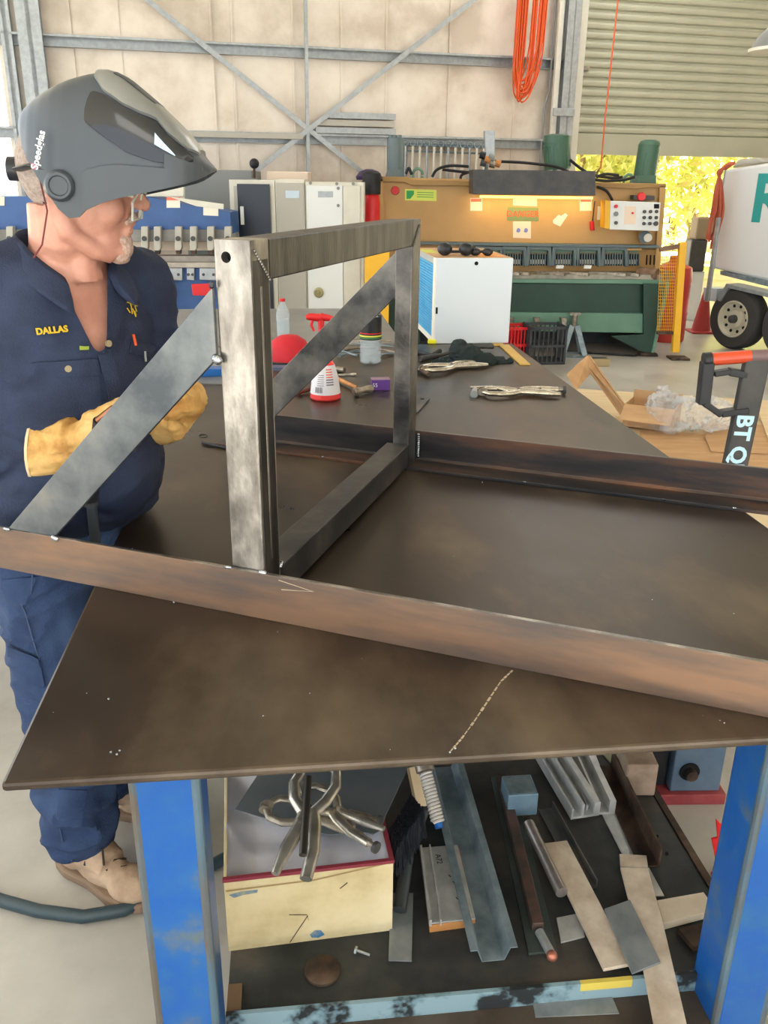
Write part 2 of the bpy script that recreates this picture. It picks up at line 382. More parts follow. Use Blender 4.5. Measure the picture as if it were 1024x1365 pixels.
labels_t = ['sunlit tree beyond the roller door, directly above the green shear motor', 'sunlit tree beyond the door opening, behind the control box of the shear', 'sunlit tree outside, between the yellow guard post and the trailer', 'tree outside mostly hidden behind the white trailer', 'sunlit tree further back behind the shear', 'pale tree further back beyond the door gap', 'tree outside behind the right end of the trailer', 'low tree beyond the door left of the trailer drawbar']
spots = [(770, 17.0, 2.3, 1.0), (845, 18.5, 2.2, 1.1), (925, 19.5, 2.1, .9), (1010, 17.5, 2.4, 1.0), (800, 24, 2.8, 1.4), (900, 25, 3, 1.5), (1090, 22, 3, 1.5), (960, 23, 1.5, 1.0)]
used = [False]*3
for i, (px_, Y, z, s_) in enumerate(spots):
    p = ony(px_, 260, Y); t = thing('tree', labels_t[i], 'tree', (p.x, Y, -.02), 0, 'trees outside the open roller door')
    MB().tube([(0, 0, 0), (.1, 0, z*.6), (-.05, .1, z+.8)], [.1*s_, .08*s_, .04*s_], 8).build('trunk', bark, t)
    MB().tube([(.08, 0, z*.5), (.5, .1, z), (.8, .1, z+.7)], [.05, .035, .02], 6).build('branch', bark, t)
    c0 = crowns[i % 3]
    if used[i % 3]: c0 = c0.copy(); COL.objects.link(c0)
    used[i % 3] = True
    c0.parent = t; c0.location = (0, 0, z-2.0*s_+.4); c0.scale = (s_, s_, s_); c0.rotation_euler = (0, 0, i*1.3)

# ================================================================== WELDING TABLE
TA = math.atan2(.111, .994); TO = V((-.484, .892, 0))
tb = thing('welding_table', 'large brown steel plate welding table on blue square legs', 'table', TO, TA)
TM = RM[tb.name]; TI = TM.inverted()
TW, TL, TZ, TT = 1.442, 3.09, .9, .014
MB().box(0, TW, 0, TL, TZ-TT, TZ).build('tabletop', table_steel, tb, bevel=.005)
def tl(px_, py_, z): return TI @ onz(px_, py_, z)
lu0 = (TI @ ony(170, 1040, .99)).x
def leg(u0, v0, n_):
    s_ = .098
    l = MB().box(u0, u0+s_, v0, v0+s_, 0.004, TZ-TT-.03).build('leg', bluew, tb, bevel=.012)
    MB().box(u0-.03, u0+s_+.03, v0-.03, v0+s_+.03, 0, .012).build('foot_plate', bluep, l, bevel=.002) if False else None
    return l
lv = .085
ur = (TI @ ony(972, 1150, 1.145)).x
for (u0, v0) in ((lu0, lv), (ur, lv), (lu0, TL-.25), (ur, TL-.25)):
    l = MB().box(u0, u0+.098, v0, v0+.098, 0.0, TZ-TT-.0).build('leg', bluew, tb, bevel=.012)
    MB().box(u0+.084, u0+.0995, v0-.0012, v0+.014, 0.02, TZ-TT-.002).build('corner_wear', blueedge, tb, bevel=.006)
    MB().box(u0-.0015, u0+.012, v0-.0012, v0+.014, 0.02, TZ-TT-.002).build('corner_wear', blueedge, tb, bevel=.006)
# support bars under plate
MB().box(lu0+.1, ur, lv+.02, lv+.03, TZ-TT-.022, TZ-TT).build('support_bar', rustdark, tb)
for v_ in (.9, 1.7, 2.5): MB().box(.1, TW-.1, v_, v_+.05, TZ-TT-.05, TZ-TT).build('support_bar', rustdark, tb)
# lower shelf: z .25
SZ = .25
def ts(px_, py_, z=SZ): return TI @ onz(px_, py_, z)
sr = ts(900, 1105).x
sv0 = ts(560, 1332).y
MB().box(lu0+.1, sr, sv0, 2.6, SZ-.006, SZ).build('lower_shelf', shelf_m, tb)
MB().box(sr-.004, sr+.012, sv0, 2.6, SZ-.006, SZ+.004).build('shelf_edge', rustdark, tb)
stripm = mat('chipped pale blue rail paint', (40, 44, 46), (104, 130, 140), (128, 154, 164), rough=.5, scale=11, lo=.4, hi=.5, detail=4)
MB().box(lu0+.1, sr, sv0-.008, sv0, SZ-.03, SZ+.012).build('shelf_rail', stripm, tb)
MB().box(ts(770, 1308).x, ts(838, 1302).x, sv0-.0088, sv0-.0005, SZ-.005, SZ+.0128).build('yellow_mark', mat('worn yellow', (206, 186, 84), rough=.6), tb)
MB().box(lu0+.09, ur+.02, lv-.02, sv0-.008, SZ-.08, SZ-.042).build('cross_member', rustdark, tb)
# pale scratch line across the near plate, chips of weld spatter
rnd = random.Random(3)
scratch = mat('scratched steel', (176, 160, 138), rough=.5)
pts = [(601, 1001), (615, 985), (632, 962), (650, 935), (668, 908), (684, 893)]
mb = MB()
for (a_, b_), (c_, d_) in zip(pts[:-1], pts[1:]):
    p, q = onz(a_, b_, TZ+.0003), onz(c_, d_, TZ+.0003); 
    for k in range(4):
        s0 = p.lerp(q, k/4+.02); s1 = p.lerp(q, k/4+.2); mb.bar(s0, s1, .0012+rnd.random()*.0025, .0006)
mb.build('chalk_scratch', scratch, tb, world=True)['kind'] = 'stuff'
mb = MB()
for k in range(46):
    a_, b_ = rnd.uniform(30, 1000), rnd.uniform(620, 1000); p = onz(a_, b_, TZ)
    q = TI @ p
    if .02 < q.x < TW-.02 and .02 < q.y < TL: mb.ell(p, rnd.uniform(.0006, .0017), n=5)
for a_, b_ in ((145, 932), (148, 1003), (156, 1006), (160, 1001), (182, 790), (200, 793), (232, 803), (600, 1003), (607, 998)): mb.ell(onz(a_, b_, TZ), .0022, n=6)
mb.build('weld_spatter', beadm, tb, world=True)['kind'] = 'stuff'

# ================================================================== STEEL FRAME  (local x = along rails, y = across, z = up)
FO = onz(0, 757, TZ); FR = onz(1024, 957, TZ); FA = math.atan2(FR.y-FO.y, FR.x-FO.x)
fr = thing('steel_frame', 'welded steel frame of angle rails, upright portal and two diagonal braces lying on the table', 'frame', FO, FA)
W = .97; A = .088; T = .008; X0, X1 = -.04, 2.0
def hollow(w_, h_, r_=.003):
    pts = []
    for cx_, cy_, a0 in ((w_/2-r_, h_/2-r_, 0), (-w_/2+r_, h_/2-r_, 90), (-w_/2+r_, -h_/2+r_, 180), (w_/2-r_, -h_/2+r_, 270)):
        for k in range(4): t = R(a0+k*30); pts.append((cx_+r_*math.cos(t), cy_+r_*math.sin(t)))
    return pts
# side vector = d x up = -y for d = +x ; so profile (a,b): y=-a
MB().extr([(0, .0), (0, A), (-T, A), (-T, T+.006), (-T-.006, T), (-A, T), (-A, 0)], (X0, 0, 0), (X1, 0, 0)).build('rail', millrust, fr, bevel=.0012)
MB().box(X0, X1, .0006, T-.0006, A, A+.0005).build('rail_edge_highlight', ground, fr)  # bright strips put the highlights of the rail edges into colour
MB().box(X0, X1, W-T+.0006, W-.0006, A, A+.0005).build('rail_edge_highlight', ground_dk, fr)
MB().box(X0, X1, W-A+.001, W-A+.0025, T, T+.0005).build('rail_edge_highlight', ground_dk, fr)
MB().extr([(-W, .0), (-W, A), (-W+T, A), (-W+T, T+.006), (-W+T+.006, T), (-W+A, T), (-W+A, 0)], (X0, 0, 0), (X1, 0, 0)).build('rail', mat('blue black rail', (36, 40, 46), (66, 62, 62), (116, 84, 66), rough=.45, metal=.55, scale=3, stretch=(.5, 3, 3), bump=.04, detail=8, rvar=.1), fr, bevel=.0012)
PS, PE = .5195, .582; PWd = PE-PS; PH = .634
q0, q1 = .010, .066+.006; r0, r1 = .886, .948
pf = MB().extr(hollow(PWd, q1-q0), ((PS+PE)/2, (q0+q1)/2, T), ((PS+PE)/2, (q0+q1)/2, PH), (0, 1, 0)).build('post', ground, fr)
def cut(o, cutter):
    me = bpy.data.meshes.new('c'); me.from_pydata(cutter.v, [], cutter.f)
    bm = bmesh.new(); bm.from_mesh(me); bmesh.ops.recalc_face_normals(bm, faces=bm.faces); bm.to_mesh(me); bm.free()
    c = bpy.data.objects.new('c', me); COL.objects.link(c)
    t = bpy.data.objects.new('t', o.data); COL.objects.link(t); b = t.modifiers.new('b', 'BOOLEAN'); b.object = c; b.operation = 'DIFFERENCE'; b.solver = 'EXACT'
    dg = bpy.context.evaluated_depsgraph_get(); dg.update(); nm = bpy.data.meshes.new_from_object(t.evaluated_get(dg))
    bpy.data.objects.remove(t); bpy.data.objects.remove(c); o.data = nm
cut(pf, MB().cyl((.5405, -.02, .6085), (.5405, .05, .6085), .0085, 20))
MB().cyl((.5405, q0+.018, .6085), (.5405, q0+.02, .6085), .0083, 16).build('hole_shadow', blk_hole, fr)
FS, FE = .503, .547
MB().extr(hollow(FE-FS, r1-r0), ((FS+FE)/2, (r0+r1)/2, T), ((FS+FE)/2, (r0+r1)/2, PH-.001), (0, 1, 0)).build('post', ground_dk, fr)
# top beam between posts, mitred corners marked by weld seams
MB().extr(hollow(PWd-.0006, .0625), ((PS+PE)/2, q1+.0005, PH-.0318), (FE-.0311, r0-.0005, PH-.0318)).build('beam', mat('brushed dark steel', (44, 43, 42), (66, 64, 61), (86, 82, 78), rough=.38, metal=.7, scale=5, stretch=(1, 5, 1), bump=.08, bscale=40), fr)
MB().extr(hollow(PWd-.002, .0615), ((PS+PE)/2, q1+.0005, T+.031), (FE-.0305, r0-.0005, T+.031)).build('cross_bar', mill, fr)
# diagonals: flat bars in the planes of the posts
def diag(ys, name, m, th=.008, dx=0):
    pl = [(.036+dx, A+.001), (.1455+dx, A+.001), (PS-.0012+dx, .4535), (PS-.0012+dx, .5635)]
    MB().xz(pl, ys, ys+th).build(name, m, fr, bevel=.001)
diag(.001, 'diagonal_brace', mat('mill diag', (66, 72, 78), (104, 108, 110), (140, 136, 128), rough=.4, metal=.65, scale=4, bump=.05, rvar=.1, detail=9))
diag(r1-.03, 'diagonal_brace', mat('mill diag 2', (60, 62, 64), (112, 110, 106), (150, 146, 138), rough=.36, metal=.75, scale=5, bump=.05, rvar=.1, detail=9), dx=-.0165)
def bead(p, r_=.007, n_=3, d=(0, 0, .006), m=beadm):
    mb = MB()
    for k in range(n_): mb.ell(V(p)+V(d)*k, (r_, r_*.8, r_), n=8)
    mb.build('weld', m, fr, smooth=True)
bead((.038, -.001, A), .004, 3, (-.004, 0, 0)); bead((.1445, -.001, A+.0), .0055, 3, (.003, 0, -.001)); bead((PS-.001, -.0, .4535), .008, 2, (.003, 0, -.002))
bead((PS-.001, 0, .566), .0045, 2, (.001, 0, .003), mill); bead((PS+.001, .002, A), .0035, 4, (-.003, 0, 0)); bead((PE-.002, .004, A), .005, 3, (.003, 0, 0))
bead((FE+.006, r1+.004, .02), .0045, 12, (0, 0, .0055)); bead((PE-.002, q1, T+.062), .005, 3, (0, .004, .002)); bead((PE+.002, q1-.004, T+.04), .0035, 5, (0, .001, -.006))
bead((PE+.0, q1-.002, PH-.062), .003, 12, (0, -.0042, .0042), ground); bead((FE+.001, r0, PH-.062), .003, 12, (0, .0042, .0042), ground_dk)
for s_ in (.30, .86, 1.2, 1.36): bead((s_, W-A-.001, T), .0028, 2, (.004, 0, 0))
MB().box(PE, PE+.0004, q0+.007, q1-.006, T+.002, PH-.03).build('side_face_shade', MATS['brushed dark steel'], fr)  # dark sheet laid on, shade of the post's side put into colour
# ground seam stripe on the side face of the front post
MB().box(PE-.0005, PE+.0008, (q0+q1)/2-.003, (q0+q1)/2+.003, .1, PH-.07).build('seam_bead', ground, fr, bevel=.0006)
MB().tube([(.62, -.0005, .065), (.68, -.0005, .072), (.615, -.0005, .082)], .0008, 5).build('chalk_arrow', scratch, fr)

# ================================================================== FAR END: SHEAR (guillotine)
YS = 8.75; YB = 9.1
def sp(x, y, Y=YS): p = ony(x, y, Y); return p.x, p.z
s0 = sp(505, 470)[0]
sh = thing('sheet_metal_shear', 'tan and dark green sheet metal shear with control box and lit work lamp', 'machine', (sp(700, 470)[0], YS+.5, 0)); SI = RM[sh.name].inverted()
def P3(parent, name, m, polypx, Y0, Y1, bevel=.004):     # outline read at depth Y0, extruded back to Y1
    pl = [sp(x, y, Y0) for x, y in polypx]; return MB().xz(pl, Y0, Y1).build(name, m, parent, bevel=bevel, world=True)
P3(sh, 'gap_shade_panel', darkgrey, [(516, 400), (862, 400), (862, 466), (516, 466)], YS+.6, YS+.64)  # dark panel added to hide bright ground seen under the bed
# upper body, shouldered plate
P3(sh, 'upper_body', tan, [(505, 373), (505, 236), (887, 245), (877, 378)], YB, YB+.75)
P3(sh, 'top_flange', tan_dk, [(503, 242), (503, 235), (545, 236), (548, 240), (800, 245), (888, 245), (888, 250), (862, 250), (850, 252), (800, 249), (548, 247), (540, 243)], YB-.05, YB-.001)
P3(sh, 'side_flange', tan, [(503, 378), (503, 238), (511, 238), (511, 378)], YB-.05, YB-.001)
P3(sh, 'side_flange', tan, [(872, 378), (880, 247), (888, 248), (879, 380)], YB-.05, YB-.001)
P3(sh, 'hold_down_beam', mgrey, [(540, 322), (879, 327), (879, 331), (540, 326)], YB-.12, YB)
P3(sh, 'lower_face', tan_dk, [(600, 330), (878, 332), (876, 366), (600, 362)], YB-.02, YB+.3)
# finger guards: five bays with louvres
bays = [(637, 668), (673, 699), (706, 732), (740, 766), (772, 798), (806, 834), (838, 854)]
for i, (a_, b_) in enumerate(bays):
    if i < 6:
        g = P3(sh, 'finger_guard', mgrey, [(a_-3, 328), (b_+3, 329), (b_+4, 354), (b_, 356), (b_-1, 334), (a_+1, 333), (a_-1, 355), (a_-5, 354)], YB-.1, YB-.04)
    else: g = P3(sh, 'finger_guard', tan, [(a_-3, 331), (b_+2, 331), (b_+2, 334), (a_-3, 334)], YB-.1, YB-.04)
    P3(sh, 'guard_opening', mgreen2, [(a_+1, 332), (b_-3, 332), (b_-3, 337), (a_+1, 337)], YB-.035, YB-.021, 0)
    P3(sh, 'guard_recess', blk_hole, [(a_, 339), (b_-2, 339), (b_-2, 354), (a_-1, 354)], YB-.03, YB-.021, 0)
    P3(sh, 'clamp_strip', cream, [(a_, 346), (b_-4, 346), (b_-5, 352), (a_-1, 352)], YB-.04, YB-.031, 0)
    x = a_
    while x < b_-1:
        P3(sh, 'louvre', mgrey, [(x, 338), (x+1.4, 338), (x+1.2, 354), (x-.2, 354)], YB-.06, YB-.041, 0); x += 3.4
for x in (862, 867, 872): P3(sh, 'slot', blk_hole, [(x, 340), (x+1.6, 340), (x+.8, 353), (x-.8, 353)], YB-.03, YB-.021, 0)
# bed
P3(sh, 'bed_top', mat('bed steel', (120, 118, 106), (156, 150, 134), rough=.4, metal=.4, scale=6), [(560, 366), (885, 366), (893, 373), (560, 371)], YS-.05, YB+.05)
P3(sh, 'bed_front', mgreen2, [(560, 371), (893, 373), (891, 379), (560, 376)], YS-.06, YS)
P3(sh, 'front_apron', mgreen, [(560, 376), (889, 379), (872, 440), (560, 436)], YS-.02, YS+.03)
P3(sh, 'lower_panel', mgreen2, [(600, 416), (864, 418), (861, 444), (600, 440)], YS-.07, YS-.021)
P3(sh, 'end_frame', mgreen, [(858, 378), (889, 379), (868, 472), (853, 468), (830, 456), (815, 448), (858, 446)], YS-.1, YS-.071)
P3(sh, 'end_frame_edge', mgreen2, [(889, 377), (894, 377), (873, 470), (868, 473)], YS-.12, YS+.6)
P3(sh, 'end_frame', mgreen, [(512, 378), (560, 378), (560, 470), (525, 470)], YS-.1, YS+.5)
P3(sh, 'foot', rustdark, [(855, 471), (876, 471), (878, 475), (853, 475)], YS-.15, YS-.02)
for x in (676, 712, 748):
    P3(sh, 'back_gauge_arm', chrome_dk, [(x, 424), (x+9, 424), (x+7, 432), (x+8, 440), (x-1, 440), (x+1, 430)], YS-.14, YS-.071)
# support arms on the bed with ball transfers
for (a0, b0, a1, b1) in ((655, 372, 692, 375), (690, 374, 706, 379), (745, 373, 752, 376), (770, 373, 784, 379), (815, 372, 834, 379), (838, 372, 852, 376)):
    p, q = ony(a0-30, b0-5, YS+.1), ony(a1, b1-2, YS-.1); p.z = q.z = max(p.z, sp(700, 368)[1]+.03)
    MB().bar(p, q, .035, .03).build('support_arm', chrome_dk, sh, world=True, bevel=.003)
zt = sp(700, 367, YS)[1]+.02
for a_, b_ in ((747, 356), (784, 356)): P3(sh, 'bright_clamp', white, [(a_-4, b_-2), (a_+5, b_-2), (a_+4, b_+2), (a_-5, b_+2)], YS+.05, YS+.1, 0)
# motors, cylinders on top
zt_ = sp(700, 242, YB)[1]
def cyl_top(name, px_, y0, y1, rpx, m, fins=0, Y=YB+.3, lean=0):
    a_, b_ = ony(px_, y0, Y), ony(px_+lean, y1, Y); r_ = rpx/1145*Y*1.06
    c_ = MB().cyl(a_, b_, r_, 24).build(name, m, sh, world=True, smooth=True)
    for k in range(fins):
        t = 2*math.pi*k/fins; d = V((math.cos(t), math.sin(t), 0))*r_
        MB().bar(a_+d+V((0, 0, .03)), b_+d-V((0, 0, .08)), .008, .008).build('cooling_fin', m, c_, world=True)
    return c_, a_, b_, r_
c_, a_, b_, r_ = cyl_top('motor', 743, 226, 184, 15, mgreen3, 22)
MB().lathe([(r_*1.04, -.05), (r_*1.04, .02), (r_*.6, .035)], 24, Matrix.Translation(b_)).build('motor_cap', mgreen3, c_, world=True, smooth=True)
c_, a_, b_, r_ = cyl_top('hydraulic_cylinder', 859, 239, 193, 12.5, mgreen3, 6, lean=7)
MB().lathe([(r_, 0), (r_*.85, .03), (r_*.5, .045)], 20, Matrix.Translation(b_)).build('cylinder_cap', mgreen3, c_, world=True, smooth=True)
P3(sh, 'cylinder_base', mgreen3, [(847, 246), (875, 247), (875, 234), (850, 234)], YB+.18, YB+.42)
c_, a_, b_, r_ = cyl_top('hydraulic_cylinder', 527, 236, 184, 9.5, mgrey, 5)
for dx in (-6, 0, 6): MB().cyl(ony(527+dx, 184, YB+.3), ony(527+dx, 180, YB+.3), .02, 8).build('bolt', mgrey, c_, world=True)
P3(sh, 'cylinder_base', mgrey, [(513, 237), (540, 237), (537, 226), (517, 226)], YB+.2, YB+.42)
for px_ in (557, 838):
    p = ony(px_, 233 if px_ < 700 else 241, YB+.2)
    MB().tube([p+V((.05*math.cos(t*.6), 0, .06*math.sin(t*.6))) for t in range(11)], .014, 8).build('lifting_eye', mgreen2, sh, world=True, smooth=True)
def hose(pts, r_=.014, m=black, Y=YB-.02, nm='hose'):
    Q = [ony(a, b, Y if len(c) == 0 else c[0]) for a, b, *c in pts]
    out = []
    for i in range(len(Q)-1):
        p0, p1, p2, p3 = Q[max(i-1, 0)], Q[i], Q[i+1], Q[min(i+2, len(Q)-1)]
        for k in range(6):
            t = k/6; out.append(.5*((2*p1)+(p2-p0)*t+(2*p0-5*p1+4*p2-p3)*t*t+(3*p1-p0-3*p2+p3)*t**3))
    out.append(Q[-1]); return MB().tube(out, r_, 7)
for q_ in ([(576, 236), (583, 226), (600, 221), (625, 222)], [(541, 232), (545, 224), (549, 233)], [(660, 215), (700, 217), (740, 222), (760, 230)], [(760, 213), (775, 225), (790, 233), (815, 237), (830, 236)], [(795, 236), (808, 232), (825, 234)], [(785, 238), (805, 241), (830, 240), (846, 236)], [(632, 228), (616, 233), (616, 243), (631, 248)], [(796, 249), (808, 254), (815, 264), (817, 270)], [(590, 226), (630, 230), (665, 229)]):
    hose(q_, .014, black if q_[0][0] != 632 else midgrey, YB+.1 if q_[0][1] < 236 else YB-.08).build('hydraulic_hose', black, sh, world=True, smooth=True)
# lamp box
lb = P3(sh, 'lamp_housing', darkgrey, [(631, 226), (794, 228), (794, 261), (631, 259)], YB-.55, YB-.1)
P3(sh, 'lamp_lip', darkgrey, [(631, 240), (794, 242), (794, 243), (631, 241)], YB-.555, YB-.551, 0)
p, q = ony(640, 262, YB-.2), ony(790, 264, YB-.2)
tubel = mat('warm lamp tube', (255, 190, 90), emit=4)
MB().cyl(p, q, .012, 8).build('lamp_tube', tubel, sh, world=True)
L_ = bpy.data.lights.new('work_lamp_light', 'AREA'); L_.shape = 'RECTANGLE'; L_.size = 1.2; L_.size_y = .06; L_.energy = 3.2; L_.color = (1, .68, .25)
lo_ = bpy.data.objects.new('work_lamp_light', L_); COL.objects.link(lo_); lo_.location = (p+q)/2 - V((0, -.06, .02)); lo_.rotation_euler = (R(25), 0, 0)
# valve block on top of lamp box
P3(sh, 'valve_plate', galv, [(646, 174), (660, 174), (660, 214), (648, 214)], YB+.2, YB+.3)
for k, (x, y, m_) in enumerate(((640, 206, black), (646, 212, wood), (653, 218, chrome_dk), (660, 217, wood), (641, 216, darkgrey), (652, 209, midgrey))):
    MB().cyl(ony(x, y, YB), ony(x+7, y+2, YB), .035, 10).build('valve', m_, sh, world=True)
# stickers and signs (flat print)
def sticker(parent, m, pts, Y, name='sticker', th=.002): return P3(parent, name, m, pts, Y-th, Y, 0)
lime = mat('lime sticker', (212, 222, 96), rough=.5); dgreen = mat('sticker green', (40, 150, 76), rough=.5)
pinkt = mat('sticker red print', (222, 110, 90), rough=.6); peach = mat('sticker peach', (232, 212, 190), rough=.6)
sticker(sh, lime, [(540, 252), (582, 253), (582, 268), (540, 267)], YB-.0005); sticker(sh, dgreen, [(542, 254), (552, 254), (552, 259), (547, 265), (542, 265)], YB-.003)
for k in range(3): sticker(sh, dgreen, [(556, 256+k*3), (578, 256.6+k*3), (578, 257.4+k*3), (556, 256.8+k*3)], YB-.003)
for (a_, b_) in ((627, 264), (773, 264)):
    sticker(sh, peach, [(a_, b_), (a_+16, b_), (a_+16, b_+17), (a_, b_+17)], YB-.0005); sticker(sh, pinkt, [(a_+1, b_+1), (a_+15, b_+1), (a_+15, b_+5), (a_+1, b_+5)], YB-.003)
sticker(sh, peach, [(684, 264), (716, 265), (716, 275), (684, 274)], YB-.0005)
sgreen = mat('sign green', (120, 140, 92), rough=.6)
sticker(sh, sgreen, [(677, 276), (718, 277), (718, 295), (676, 294)], YB-.0005)
sticker(sh, peach, [(684, 295), (708, 295), (708, 318), (684, 317)], YB-.0005)
zb_ = mat('sticker blue', (120, 130, 200), rough=.6)
for a_ in (691, 701): MB().cyl(ony(a_, 307, YB-.003), ony(a_, 307, YB-.005), .022, 14).build('pictogram', zb_, sh, world=True)
sticker(sh, paper, [(737, 294), (745, 286), (748, 288), (754, 284), (757, 287), (747, 302), (738, 298)], YB-.0005)
def wtext(parent, s_, px_, py_, Y, hpx, m_, nm='lettering', spacing=1.0, bold=0, nrm=(0, -1, 0), xd_=(1, 0, 0)):
    p = ony(px_, py_, Y); return text(nm, s_, hpx/1145*Y*1.35, m_, frame_m(p, xd_, nrm), parent, .0006, True, spacing, bold)
signred = mat('sign lettering', (226, 96, 60), rough=.6)
wtext(sh, 'DANGER', 697, 285.5, YB-.004, 7.5, signred, bold=.002)
for (x, y) in ((527, 254), (855, 262)):
    Y_ = YB-.001 if x < 700 else YB-.14
    p = ony(x, y, Y_); MB().cyl(p, p-V((0, .03, 0)), .042, 20, .036).build('emergency_button', red, sh, world=True, smooth=True)
MB().cyl(ony(789, 295, YB-.03), ony(790, 307, YB-.03), .022, 10).build('safety_tag', red, sh, world=True)
MB().cyl(ony(793, 268, YB-.03), ony(790, 296, YB-.03), .006, 6).build('tag_cord', black, sh, world=True)
sticker(sh, paper, [(797, 275), (801, 275), (800, 293), (796, 293)], YB-.001)
# control box
cb = P3(sh, 'control_box', white, [(814, 268), (881, 270), (878, 308), (813, 306)], YB-.3, YB-.12)
P3(sh, 'control_box_side', yellow, [(807, 267), (814, 268), (813, 306), (806, 304)], YB-.29, YB-.1)
sticker(cb, peach, [(833, 275), (848, 275), (847, 299), (832, 299)], YB-.3, 'membrane'); sticker(cb, blk_hole, [(872, 272), (879, 272), (879, 278), (872, 278)], YB-.3, 'logo_plate')
def knob(x, y, r_, m_):
    p = ony(x, y, YB-.3); MB().cyl(p, p-V((0, .02, 0)), r_, 12).build('knob', m_, cb, world=True)
for j, (xx, yy) in enumerate([(x+dx, y) for y, dx in ((282, 0), (290, -.4), (298, -.8)) for x in (859, 867, 875)]): knob(xx, yy, .016 if j < 8 else .022, darkgrey)
knob(821, 275, .017, red); knob(821, 285, .022, midgrey); knob(821, 297, .017, darkgrey); knob(843, 284, .01, red)
MB().cyl(ony(860, 316, YB), ony(860, 316, YB-.16), .06, 14).build('socket', mgrey, sh, world=True, smooth=True)
MB().cyl(ony(864, 317, YB-.15), ony(864, 317, YB-.22), .04, 14).build('socket_plug', cream, sh, world=True, smooth=True)
P3(sh, 'relay_box', darkgrey, [(845, 260), (873, 261), (873, 267), (845, 266)], YB-.14, YB)
# lumber piece on the right of the bed
rp = mat('rusty pipe', (110, 84, 66), (136, 108, 88), rough=.7, scale=9)
for k, (a_, b_, c2, d2) in enumerate(((852, 363, 877, 366), (876, 365, 893, 369))):
    p, q = ony(a_, b_, YS+.12), ony(c2, d2, YS-.05); tag(MB().cyl(p, q, .055, 12).build('steel_pipe', rp), ('brown pipe offcut lying on the shear bed beside the last guard', 'short brown pipe stub overhanging the right end of the shear bed')[k], 'pipe')
# rod rack behind shear
ra, rb_ = ony(541, 192, YB+1.3), ony(650, 196, YB+1.3)
rk = thing('rod_rack', 'row of hanging pale rods with ring ends on a rail behind the shear', 'rack', (ra.x, YB+1.3, 0))
MB().bar(ra, rb_, .02, .03).build('top_rail', mgrey, rk, world=True)
MB().bar(ra-V((0, 0, .07)), rb_-V((0, 0, .07)), .015, .02).build('lower_rail', mgrey, rk, world=True)
MB().cyl((ra.x, YB+1.3, 0), (ra.x, YB+1.3, ra.z), .02).cyl((rb_.x, YB+1.3, 0), (rb_.x, YB+1.3, rb_.z), .02).build('stand', mgrey, rk, world=True)
for k in range(12):
    p = ra.lerp(rb_, k/11.5); p = p - V((0, .03, .02))
    r1_ = MB().cyl(p, p-V((0, 0, .55)), .014, 8).build('rod', cream if k % 3 else galv, rk, world=True)
    MB().tube([p+V((.03*math.cos(t*.63), 0, .03+.03*math.sin(t*.63))) for t in range(11)], .007, 6).build('ring', galv_dk, r1_, world=True)
# ================================================================== PRESS BRAKE behind the man
YP = 7.4
pb = thing('press_brake', 'blue press brake with grey tooling clamps behind the welder', 'machine', (-2.2, YP+.4, 0))
P3(pb, 'upper_beam', pblue, [(-160, 262), (196, 262), (307, 283), (309, 312), (-160, 312)], YP, YP+.4)
P3(pb, 'tool_holder', mat('grey brown tool steel', (110, 108, 104), (138, 134, 128), rough=.5, scale=6), [(-160, 306), (308, 306), (308, 322), (-160, 322)], YP-.03, YP-.001)
P3(pb, 'back_gauge', peach, [(-160, 321), (308, 321), (308, 334), (-160, 334)], YP+.1, YP+.3)
P3(pb, 'lower_tool', mat('tool steel lower', (128, 120, 110), (150, 142, 132), rough=.4, metal=.4, scale=8), [(-160, 340), (308, 341), (308, 350), (-160, 348)], YP-.02, YP+.1)
P3(pb, 'die_rail', mat('die rail', (150, 142, 130), (170, 162, 148), rough=.4, metal=.3, scale=8), [(-160, 349), (308, 350), (308, 357), (-160, 356)], YP-.1, YP+.2)
P3(pb, 'lower_beam', pblue, [(-160, 356), (308, 357), (306, 470), (-160, 470)], YP-.04, YP+.4)
P3(pb, 'bed_base', pblue, [(-160, 462), (306, 462), (300, 520), (-160, 520)], YP+.05, YP+.3)
for x in (188, 205, 233, 253, 276, 299, 8, -20, -50):
    c_ = P3(pb, 'tool_clamp', creamdk, [(x, 302), (x+9, 302), (x+9, 331), (x+7, 334), (x+1, 334), (x, 331)], YP-.09, YP-.031)
    p = ony(x+4.5, 318, YP-.09); MB().cyl(p, p-V((0, .012, 0)), .02, 10).build('clamp_bolt', darkgrey, c_, world=True)
    P3(pb, 'wedge_bolt', rustdark, [(x+1, 334), (x+8, 334), (x+7, 339), (x+2, 339)], YP-.08, YP-.03, 0)
for x0_, x1_ in ((163, 183), (190, 213), (220, 243), (249, 259), (266, 290), (10, 26)):
    c_ = P3(pb, 'die_clamp', galv, [(x0_, 357), (x1_, 357), (x1_, 374), (x0_, 373)], YP-.08, YP-.041)
    for xx in ((x0_+x1_)/2-(x1_-x0_)*.28, (x0_+x1_)/2+(x1_-x0_)*.28):
        p = ony(xx, 366, YP-.08); MB().cyl(p, p-V((0, .008, 0)), .012, 8).build('bolt', darkgrey, c_, world=True)
P3(pb, 'cover_panel', cream, [(120, 253), (245, 247), (245, 262), (120, 262)], YP+.05, YP+.1)
P3(pb, 'cover_panel', cream, [(225, 262), (298, 272), (298, 279), (262, 275)], YP-.01, YP-.001, 0)
sticker(pb, paper, [(222, 263), (240, 263), (240, 277), (222, 277)], YP-.003); sticker(pb, pinkt, [(222, 263), (240, 263), (240, 267), (222, 267)], YP-.006)
sticker(pb, paper, [(271, 276), (291, 277), (291, 288), (271, 287)], YP-.003); sticker(pb, peach, [(-8, 262), (6, 262), (6, 274), (-8, 274)], YP-.003)
